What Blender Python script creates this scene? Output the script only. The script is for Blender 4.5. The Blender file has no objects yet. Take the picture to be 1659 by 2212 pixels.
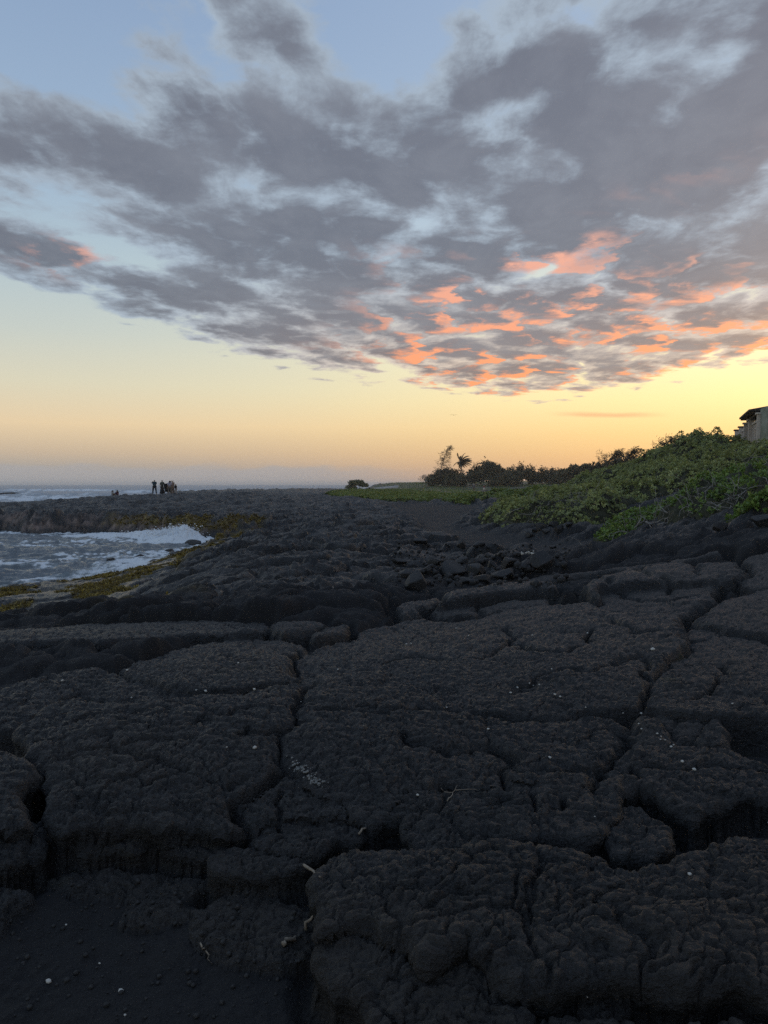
import bpy, bmesh, math, random, time
import numpy as np
from mathutils import Vector, Matrix
T0 = time.time()
random.seed(7)
SC = bpy.context.scene
COL = SC.collection
R = math.radians

# ------------------------------------------------------------------ camera
CAMZ = 3.3                       # eye height above the sea (sea level is z = 0)
FPX = 1661.0                     # focal length measured on a 1659 x 2212 sheet
PITCH = math.atan((1106 - 1046) / FPX)
cam_d = bpy.data.cameras.new('camera')
cam = bpy.data.objects.new('camera', cam_d)
COL.objects.link(cam)
cam.location = (0, 0, CAMZ)
cam.rotation_euler = (math.pi / 2 - PITCH, 0, 0)
cam_d.sensor_fit = 'VERTICAL'
cam_d.sensor_height = 36.0
cam_d.lens = 36.0 * FPX / 2212.0
cam_d.clip_start = 0.05
cam_d.clip_end = 20000
SC.camera = cam
SC.render.resolution_x = 768
SC.render.resolution_y = 1024

# ------------------------------------------------------------------ node helper
class E:
    """a shader value; arithmetic on it adds Math nodes"""
    nt = None
    def __init__(self, s): self.s = s
    @staticmethod
    def put(n, i, v):
        if isinstance(v, E): E.nt.links.new(v.s, n.inputs[i])
        elif v is not None: n.inputs[i].default_value = v
    @staticmethod
    def m(op, a, b=None, c=None, clamp=False):
        n = E.nt.nodes.new('ShaderNodeMath'); n.operation = op; n.use_clamp = clamp
        E.put(n, 0, a); E.put(n, 1, b); E.put(n, 2, c)
        return E(n.outputs[0])
    def __add__(s, o): return E.m('ADD', s, o)
    __radd__ = __add__
    def __sub__(s, o): return E.m('SUBTRACT', s, o)
    def __rsub__(s, o): return E.m('SUBTRACT', o, s)
    def __mul__(s, o): return E.m('MULTIPLY', s, o)
    __rmul__ = __mul__
    def __truediv__(s, o): return E.m('DIVIDE', s, o)
    def __rtruediv__(s, o): return E.m('DIVIDE', o, s)
def sstep(a, b, x):
    n = E.nt.nodes.new('ShaderNodeMapRange'); n.interpolation_type = 'SMOOTHSTEP'
    E.put(n, 0, x); n.inputs[1].default_value = a; n.inputs[2].default_value = b
    return E(n.outputs[0])
def vec(x, y, z=0.0):
    n = E.nt.nodes.new('ShaderNodeCombineXYZ')
    E.put(n, 0, x); E.put(n, 1, y); E.put(n, 2, z)
    return E(n.outputs[0])
def sep(v):
    n = E.nt.nodes.new('ShaderNodeSeparateXYZ'); E.put(n, 0, v)
    return [E(o) for o in n.outputs]
def noise(v, scale, detail=4, rough=.5, color=False, dist=0.0, lac=2.0, dim='3D'):
    n = E.nt.nodes.new('ShaderNodeTexNoise'); n.noise_dimensions = dim
    E.put(n, 'Vector', v); n.inputs['Scale'].default_value = scale
    n.inputs['Detail'].default_value = detail; n.inputs['Roughness'].default_value = rough
    n.inputs['Distortion'].default_value = dist; n.inputs['Lacunarity'].default_value = lac
    return E(n.outputs[1 if color else 0])
def voro(v, scale, feature='F1', out=0, dim='3D'):
    n = E.nt.nodes.new('ShaderNodeTexVoronoi'); n.feature = feature; n.voronoi_dimensions = dim
    E.put(n, 'Vector', v); n.inputs['Scale'].default_value = scale
    return E(n.outputs[out])
def cmix(f, a, b, mode='MIX'):
    n = E.nt.nodes.new('ShaderNodeMix'); n.data_type = 'RGBA'; n.blend_type = mode
    E.put(n, 0, f)
    for i, v in ((6, a), (7, b)):
        if isinstance(v, E): E.nt.links.new(v.s, n.inputs[i])
        else: n.inputs[i].default_value = (*v, 1.0)
    return E(n.outputs[2])
def ramp(f, stops):
    n = E.nt.nodes.new('ShaderNodeValToRGB'); E.put(n, 0, f)
    el = n.color_ramp.elements
    while len(el) < len(stops): el.new(0.5)
    for e, (p, c) in zip(el, stops):
        e.position = p; e.color = (*c, 1.0)
    return E(n.outputs[0])
def fcurve(f, pts):
    n = E.nt.nodes.new('ShaderNodeFloatCurve'); E.put(n, 1, f)
    c = n.mapping.curves[0]
    c.points[0].location = pts[0]; c.points[1].location = pts[-1]
    for p in pts[1:-1]: c.points.new(*p)
    n.mapping.update()
    return E(n.outputs[0])

# ------------------------------------------------------------------ world: dusk sky with a broken cloud deck
SEED_A, SEED_A2, SEED_B = 1.7, 0.0, 5.3       # which stretch of cloud drifts overhead
SUN_AZ, SUN_EL = R(44), R(2.5)       # azimuth clockwise from the view direction (+Y)
W = bpy.data.worlds.new('World'); SC.world = W; W.use_nodes = True
E.nt = W.node_tree
for n in list(E.nt.nodes): E.nt.nodes.remove(n)
tc = E.nt.nodes.new('ShaderNodeTexCoord')
dx, dy, dz = sep(E(tc.outputs['Generated']))
DEG = 180 / math.pi
el = E.m('ARCSINE', dz) * DEG
az = E.m('ARCTAN2', dx, dy) * DEG
eln = E.m('DIVIDE', el, 60.0, clamp=True)
def er(d): return d / 60.0
away = ramp(eln, [(0, (.33, .33, .33)), (er(1.0), (.36, .35, .335)), (er(2.2), (.55, .44, .33)), (er(4.2), (.77, .59, .38)),
                  (er(7), (.67, .62, .47)), (er(10.5), (.53, .57, .53)), (er(15), (.42, .52, .57)), (er(21), (.32, .43, .57)), (er(32), (.24, .335, .50)), (1, (.20, .28, .44))])
sunw = ramp(eln, [(0, (.80, .44, .22)), (er(1.5), (.86, .50, .22)), (er(3.5), (.94, .62, .25)), (er(6), (1.04, .82, .36)),
                  (er(9), (1.08, .93, .50)), (er(13), (.82, .80, .60)), (er(18), (.52, .60, .66)), (er(24), (.38, .48, .62)), (er(32), (.34, .44, .60)), (1, (.21, .29, .44))])
# cosine of the angle to the sun's azimuth
ca = (dx * math.sin(SUN_AZ) + dy * math.cos(SUN_AZ)) / E.m('SQRT', dx * dx + dy * dy + 1e-5)
azf = fcurve(ca * 0.5 + 0.5, [(0, 0), (.55, .0), (.665, .02), (.78, .16), (.86, .42), (.94, .80), (1, 1)])
clear = cmix(azf, away, sunw)
sky = E.nt.nodes.new('ShaderNodeTexSky'); sky.sky_type = 'NISHITA'; sky.sun_disc = False
sky.sun_elevation = SUN_EL; sky.sun_rotation = SUN_AZ
sky.altitude = 0; sky.air_density = 1.0; sky.dust_density = 2.0; sky.ozone_density = 2.0
E_sky = E(sky.outputs[0])

zz = E.m('MAXIMUM', dz, 0.015) + 0.035
u = dx / zz; v = dy / zz
warp = noise(vec(u + 3.1, v), 1.3, 3, .5, color=True, dim='2D')
wx, wy, _ = sep(warp)
u2 = u + (wx - .5) * .26; v2 = v + (wy - .5) * .26
nA = noise(vec(u2 + SEED_A, v2 + SEED_A2), 2.1, 9, .55, dim='2D')
cs, sn = math.cos(R(24)), math.sin(R(24))
ur = u2 * cs + v2 * sn; vr = v2 * cs - u2 * sn
wf = noise(vec(u * 1.0 + 20, v), 5.0, 5, .6, color=True, dim='2D'); fx_, fy_, _ = sep(wf)
def billow(ox, oy):
    a, b = u2 + (fx_ - .5) * .30 + ox, v2 + (fy_ - .5) * .30 + oy
    p = vec(a * cs * 4.4 - b * sn * 4.4 + SEED_B, b * cs * 2.1 + a * sn * 2.1)
    return voro(p, 1.0, dim='2D')
nB = billow(0, 0)
nC = noise(vec(u2 + 9.4, v2 * .6), 6.5, 5, .62, dim='2D')
nD = noise(vec(u2 * .9 + 14.2, v2 * .9), .8, 2, .5, dim='2D')
azn = E.m('MULTIPLY_ADD', az, 1 / 120.0, .5, clamp=True)
def pa(a): return a / 120 + .5
edge = fcurve(azn, [(0, .34), (pa(-45), .34), (pa(-27), .335), (pa(-22.5), .315), (pa(-14), .25), (pa(-7), .212), (pa(0), .190),
                    (pa(6), .165), (pa(12), .155), (pa(18), .17), (pa(26), .205), (pa(45), .22), (1, .22)]) * 40.0
rel = el - edge
cover = sstep(-1.6, 2.0, rel) * 2.0 - 1.5
cover = cover - sstep(34, 62, el) * 1.3 - sstep(-32, -60, az) * 1.0      # deck thinned out of view, overhead and seaward, for more light on the ground
def blob(px, py, rx, ry, amp, rot=0):
    """push the cloud cover up or down round one bearing (given as sheet position, turned into azimuth and elevation)"""
    global cover
    a0 = math.degrees(math.atan((px - 829.5) / FPX)); e0 = math.degrees(math.atan((1106 - py) / FPX) - PITCH)
    ra = math.degrees(rx / FPX); re = math.degrees(ry / FPX)
    A = az - a0; B = el - e0
    c, s = math.cos(R(rot)), math.sin(R(rot))
    A2 = (A * c + B * s) / ra; B2 = (B * c - A * s) / re
    g = E.m('EXPONENT', (A2 * A2 + B2 * B2) * -1.0)
    cover = cover + g * amp
    return g
blob(90, 70, 290, 150, -2.7)
blob(850, 50, 160, 95, -2.2)
blob(250, 880, 700, 60, -.3)
blob(1230, 70, 170, 34, -.7, 8)
blob(1130, 185, 300, 42, .5, 12)
blob(1400, 290, 330, 140, .5)
blob(1450, 520, 330, 110, .40)
blob(1110, 238, 100, 20, -.8, 12)
blob(900, 490, 130, 30, -.5, 40)
blob(40, 480, 150, 36, -1.2)
blob(240, 390, 80, 30, -.4)
blob(240, 560, 130, 36, -1.0)
blob(120, 590, 70, 40, .8)
blob(330, 120, 80, 40, .6, -20)
blob(560, 480, 280, 110, .3, -20)
blob(150, 330, 200, 70, .5, -20)
blob(1180, 590, 110, 12, -.7, 18)

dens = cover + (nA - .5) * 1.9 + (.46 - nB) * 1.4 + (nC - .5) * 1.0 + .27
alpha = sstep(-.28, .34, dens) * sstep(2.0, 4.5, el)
thick = sstep(.05, 1.15, dens + (nC - .5) * .6)
low = sstep(17, 7, el) * sstep(-24, 6, az)                 # towards the sunset
core = cmix(low, (.142, .148, .182), (.215, .152, .150))
rim = cmix(low, (.37, .44, .52), (.70, .55, .44))
ccol = cmix(thick, rim, core)
ccol = cmix((nD - .4) * .9 + (nC - .42) * 1.1, ccol, (.225, .235, .272))
# last direct light catches the sides turned to the sun
sx, sy = math.sin(SUN_AZ) * .08, math.cos(SUN_AZ) * .08
nB2 = billow(sx, sy)
pat = sstep(.40, .54, noise(vec(ur * .7 + 3.3, vr * 1.7), 1.0, 4, .55, dim='2D'))
lit = sstep(-.05, .22, nB2 - nB + (nC - .5) * .70) * sstep(.08, .40, nB)
zone = sstep(19, 12, el) * sstep(-5, 7, az) + blob(1130, 575, 260, 34, 0, 20) * 1.0 + blob(1480, 730, 260, 45, 0, 6) * .7 + blob(1050, 770, 260, 40, 0) * .5
tip = blob(150, 590, 60, 26, 0) * 1.1

glow = lit * (zone * pat * 1.15 + tip)
ccol = cmix(E.m('MULTIPLY', glow, 1.0, clamp=True), ccol, cmix(low, (.82, .38, .26), (1.0, .32, .11)))
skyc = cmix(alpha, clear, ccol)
# low grey bank far out over the sea
bn = noise(vec(az * .22, el * 1.1), 1.2, 5, .55, dim='2D')
bank = sstep(.35, -.15, el - 1.15 - (bn - .5) * 1.1) * sstep(6, -8, az)
skyc = cmix(bank * .85, skyc, (.385, .375, .38))
# thin streak over the shrubs
st = sstep(.26, .0, E.m('ABSOLUTE', el - 4.95 + (az - 16) * .035 + (bn - .5) * .25)) * sstep(11.5, 15, az) * sstep(21, 17, az)
skyc = cmix(st * .75, skyc, (.80, .40, .20))
# below the horizon
skyc = cmix(sstep(-.2, -3, el), skyc, (.10, .10, .11))
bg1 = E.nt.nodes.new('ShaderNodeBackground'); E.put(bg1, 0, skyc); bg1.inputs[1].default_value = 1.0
bg2 = E.nt.nodes.new('ShaderNodeBackground'); E.put(bg2, 0, E_sky); bg2.inputs[1].default_value = 0.05
ad = E.nt.nodes.new('ShaderNodeAddShader')
E.nt.links.new(bg1.outputs[0], ad.inputs[0]); E.nt.links.new(bg2.outputs[0], ad.inputs[1])
wo = E.nt.nodes.new('ShaderNodeOutputWorld'); E.nt.links.new(ad.outputs[0], wo.inputs[0])
W.cycles.sampling_method = 'MANUAL'; W.cycles.sample_map_resolution = 512

# ------------------------------------------------------------------ the sun: almost down, behind the clouds on the right
sd = bpy.data.lights.new('sun', 'SUN'); sd.energy = 0.15; sd.angle = R(14); sd.color = (1.0, .68, .42)
so = bpy.data.objects.new('sun', sd); COL.objects.link(so)
so.rotation_euler = Vector((math.sin(SUN_AZ) * math.cos(SUN_EL), math.cos(SUN_AZ) * math.cos(SUN_EL), math.sin(SUN_EL))).to_track_quat('Z', 'Y').to_euler()
SC.view_settings.view_transform = 'Standard'; SC.view_settings.look = 'None'
SC.view_settings.exposure = 0.0; SC.view_settings.gamma = 1.0; SC.view_settings.use_curve_mapping = False
SC.cycles.use_denoising = False
SC.cycles.max_bounces = 4; SC.cycles.diffuse_bounces = 2; SC.cycles.glossy_bounces = 2
SC.cycles.transparent_max_bounces = 8; SC.cycles.volume_bounces = 2

# ------------------------------------------------------------------ numpy noise
_T = np.random.default_rng(99)
_TA = _T.random((256, 256)).astype(np.float32) * np.float32(2 * math.pi)
_TC, _TS = np.cos(_TA), np.sin(_TA)
_TU = _T.random((256, 256)).astype(np.float32); _TV = _T.random((256, 256)).astype(np.float32)
def _o(seed): return (seed * 73 + 11) & 255, (seed * 151 + 37) & 255
def _r(ix, iy, seed):
    a, b = _o(seed); return _TU[(ix.astype(np.int64) + a) & 255, (iy.astype(np.int64) + b) & 255]
def pnoise(x, y, seed=0):
    x = np.asarray(x, np.float32); y = np.asarray(y, np.float32)
    ix = np.floor(x); iy = np.floor(y); fx = x - ix; fy = y - iy
    a, b = _o(seed)
    i0 = (ix.astype(np.int32) + a) & 255; j0 = (iy.astype(np.int32) + b) & 255
    i1 = (i0 + 1) & 255; j1 = (j0 + 1) & 255
    ux = fx * fx * fx * (fx * (fx * 6 - 15) + 10); uy = fy * fy * fy * (fy * (fy * 6 - 15) + 10)
    def g(i, j, p, q):
        k = i * 256 + j
        return _TC.ravel()[k] * p + _TS.ravel()[k] * q
    n0 = g(i0, j0, fx, fy); n0 = n0 + (g(i1, j0, fx - 1, fy) - n0) * ux
    n1 = g(i0, j1, fx, fy - 1); n1 = n1 + (g(i1, j1, fx - 1, fy - 1) - n1) * ux
    return (n0 + (n1 - n0) * uy) * 1.5
def fbm(x, y, oct=4, seed=0, rough=.5, lac=2.03):
    s = 0; a = 1.0; t = 0
    for o in range(oct):
        s = s + a * pnoise(x, y, seed + o * 17); t += a; a *= rough; x = x * lac + 3.7; y = y * lac - 1.3
    return s / t
def ridged(x, y, oct=4, seed=0, rough=.5):
    s = 0; a = 1.0; t = 0
    for o in range(oct):
        s = s + a * (1 - np.abs(pnoise(x, y, seed + o * 31)) * 2); t += a; a *= rough; x = x * 2.07 + 1.9; y = y * 2.07 + 5.1
    return s / t
def worley(x, y, seed=0, jit=.9):
    x = np.asarray(x, np.float32); y = np.asarray(y, np.float32)
    ix = np.floor(x); iy = np.floor(y); fx = x - ix; fy = y - iy
    a0, b0 = _o(seed)
    i_ = ix.astype(np.int32); j_ = iy.astype(np.int32)
    f1 = np.full(x.shape, 81.0, np.float32); f2 = f1.copy(); cid = np.zeros(x.shape, np.int32); vx = f1 * 0; vy = f1 * 0
    U = ((_TU - .5) * jit + .5).ravel(); W_ = ((_TV - .5) * jit + .5).ravel()
    for a in (-1, 0, 1):
        for b in (-1, 0, 1):
            k = ((i_ + (a + a0)) & 255) * 256 + ((j_ + (b + b0)) & 255)
            ex_ = U[k] + (a - fx); ey_ = W_[k] + (b - fy); d = ex_ ** 2 + ey_ ** 2
            n = d < f1; vx = np.where(n, ex_, vx); vy = np.where(n, ey_, vy)
            f2 = np.where(n, f1, np.minimum(f2, d))
            cid = np.where(n, (i_ + (a + 2000)) * 4096 + (j_ + (b + 2000)), cid)
            f1 = np.where(n, d, f1)
    return np.sqrt(f1), np.sqrt(f2), cid, vx, vy
def nstep(a, b, x):
    t = np.clip((x - a) / (b - a), 0, 1); return t * t * (3 - 2 * t)

# ------------------------------------------------------------------ sheet position -> bearing -> ground
CP, SP = math.cos(PITCH), math.sin(PITCH)
def ray(px, py):
    x = (px - 829.5) / FPX; y = (1106 - py) / FPX
    d = Vector((x, CP + y * SP, y * CP - SP))
    return d
def at_z(px, py, z):
    d = ray(px, py); t = (z - CAMZ) / d.z
    return Vector((d.x * t, d.y * t, z))
def at_y(px, py, Y):
    d = ray(px, py); t = Y / d.y
    return Vector((d.x * t, Y, CAMZ + d.z * t))

# ------------------------------------------------------------------ lie of the land: thin-plate surface through surveyed spots
CTRL = [(-3, 0, 1.3), (0, 0, 1.45), (3, 0, 1.55), (-1.6, 2.6, 1.2), (-.6, 3.0, 1.25), (1.5, 2.5, 1.42), (0, 5, 1.45), (-2.5, 5, 1.42), (3, 5, 1.5),
        (-4, 8, 1.3), (0, 9, 1.36), (5, 9, 1.68), (8, 6, 2.1), (-7, 4, 1.1), (-8, 10, .9), (0, -8, 1.6), (-10, -6, 1.2), (8, -4, 2.2),
        (15, 0, 2.9), (12, 9, 2.5), (30, 0, 4.5), (26, 26, 4.4), (30, 70, 4.6), (60, 60, 5), (100, 100, 5.2), (25, 48, 3.9),
        (-40, 90, .8), (-22, 96, 1.3), (-35, 150, 1.9), (-15, 160, 2.2), (5, 150, 2.0), (40, 230, 3.4), (0, 230, 3.1), (100, 230, 4.2), (20, 190, 1.5), (14, 190, 1.6), (0, 400, 3.2), (200, 400, 5), (11.3, 110, 1.55), (17.5, 132, 1.5), (5, 120, 1.6), (-2.5, 130, 1.5), (-8, 190, 1.6), (.5, 176, 1.6), (30, 150, 1.9), (22, 168, 1.5)]
CTRL = [Vector(c) for c in CTRL]
for px, py, z in [(0, 1300, .32), (150, 1300, .42), (300, 1318, .7), (100, 1338, .32), (250, 1262, .5), (0, 1282, .25), (200, 1250, .25), (330, 1202, .25), (450, 1192, .3), (520, 1168, .4),
                  (0, 1124, .95), (200, 1121, .95), (400, 1122, .95), (560, 1125, 1.0), (0, 1094, 1.25), (250, 1077, 1.8), (340, 1074, 1.9), (450, 1071, 1.95), (600, 1076, 1.85),
                  (700, 1086, 1.5), (800, 1066, 1.9), (900, 1054, 2.45), (950, 1100, 1.3), (1000, 1132, 1.05), (1100, 1177, 1.15), (1200, 1187, 1.2),
                  (600, 1200, 1.25), (700, 1150, 1.2), (850, 1250, 1.22), (500, 1250, 1.3), (450, 1300, 1.35), (900, 1205, 1.0), (1000, 1260, 1.25),
                  (1300, 1190, 1.5), (1400, 1150, 1.9), (1500, 1150, 2.2), (1600, 1150, 2.4), (1659, 1100, 2.75), (1659, 1200, 2.1), (1500, 1092, 2.6),
                  (1050, 1142, 1.15), (1300, 1166, 1.35)]:
    CTRL.append(at_z(px, py, z))
for px, py, Y, sub in [(1200, 1080, 50, 1.2), (1350, 1020, 48, 1.9), (1300, 1022, 52, 1.5), (1430, 985, 46, 1.45), (1485, 950, 45, .75), (1470, 960, 50, .9), (1545, 975, 42, 1.3), (1600, 975, 38, 1.1), (1659, 962, 40, 1.3), (1250, 1046, 100, .3), (1100, 1068, 75, .3), (1560, 1030, 30, .6)]:
    p = at_y(px, py, Y); p.z -= sub; CTRL.append(p)
CT = np.array([tuple(c) for c in CTRL])
def tmap(x, y):
    yy = np.maximum(y, -9) + 12.0
    return x / yy * 3.0, np.log(yy) * 2.6
cu, cv = tmap(CT[:, 0], CT[:, 1])
def tk(r2): return r2 * np.log(r2 + r2.dtype.type(1e-12))
n_ = len(CT)
A_ = np.zeros((n_ + 3, n_ + 3))
A_[:n_, :n_] = tk((cu[:, None] - cu) ** 2 + (cv[:, None] - cv) ** 2) + np.eye(n_) * .02
A_[:n_, n_] = 1; A_[:n_, n_ + 1] = cu; A_[:n_, n_ + 2] = cv; A_[n_:, :n_] = A_[:n_, n_:].T
TW = np.linalg.solve(A_, np.concatenate([CT[:, 2], [0, 0, 0]]))
def land0(x, y):
    x = np.asarray(x, np.float32); y = np.asarray(y, np.float32)
    a, b = tmap(x, y); a = a.astype(np.float32); b = b.astype(np.float32)
    z = TW[n_] + TW[n_ + 1] * a + TW[n_ + 2] * b
    for i in range(n_): z = z + np.float32(TW[i]) * tk((a - np.float32(cu[i])) ** 2 + (b - np.float32(cv[i])) ** 2)
    return np.clip(z, .25, 7.0)
def pt_land(px, py, dz=0.0):
    """where the bearing of a sheet position meets the land (raised by dz)"""
    d = ray(px, py)
    ts = np.exp(np.linspace(math.log(1.2), math.log(400), 900))
    zz = CAMZ + d.z * ts
    g = land0(d.x * ts, d.y * ts) + dz
    k = np.argmax(zz < g)
    if k == 0: k = len(ts) - 1
    f0, f1 = zz[k - 1] - g[k - 1], zz[k] - g[k]
    t = ts[k - 1] + (ts[k] - ts[k - 1]) * f0 / (f0 - f1 + 1e-9)
    return (d.x * t, d.y * t)

# ------------------------------------------------------------------ coast
coast = [(-27, -40), (-21, 0), (-17, 14), (-13, 22)]
coast += [tuple(at_z(px, py, 0))[:2] for px, py in [(10, 1272), (60, 1264), (130, 1252), (205, 1246), (262, 1220), (330, 1199), (400, 1194), (440, 1184), (495, 1167),
                                                  (430, 1171), (405, 1168), (395, 1160), (330, 1157), (250, 1155), (170, 1153), (90, 1155), (40, 1154), (0, 1150)]]
coast += [(-46, 50), (-64, 62), (-62, 78), (-42, 92), (-26, 96), (-16, 100), (-13, 115), (-25, 136), (-44, 142), (-52, 152), (-46, 166), (-22, 176), (-8, 188), (-12, 230), (0, 300), (15, 460), (600, 460), (600, -40)]
COAST = np.array(coast)
def poly_sd(x, y, P):
    """signed distance to polygon P, positive inside"""
    x = np.asarray(x, np.float32); y = np.asarray(y, np.float32)
    d2 = np.full(x.shape, 1e12, np.float32); ins = np.zeros(x.shape, bool)
    n = len(P)
    for i in range(n):
        ax, ay = float(P[i][0]), float(P[i][1]); bx, by = float(P[(i + 1) % n][0]), float(P[(i + 1) % n][1])
        ex, ey = bx - ax, by - ay
        t = np.clip(((x - ax) * ex + (y - ay) * ey) / (ex * ex + ey * ey + 1e-12), 0, 1)
        d2 = np.minimum(d2, (x - ax - t * ex) ** 2 + (y - ay - t * ey) ** 2)
        c = (ay > y) != (by > y)
        if abs(by - ay) > 1e-9: ins ^= c & (x < ex * (y - ay) / (by - ay) + ax)
    return np.where(ins, 1, -1) * np.sqrt(d2)

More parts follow.
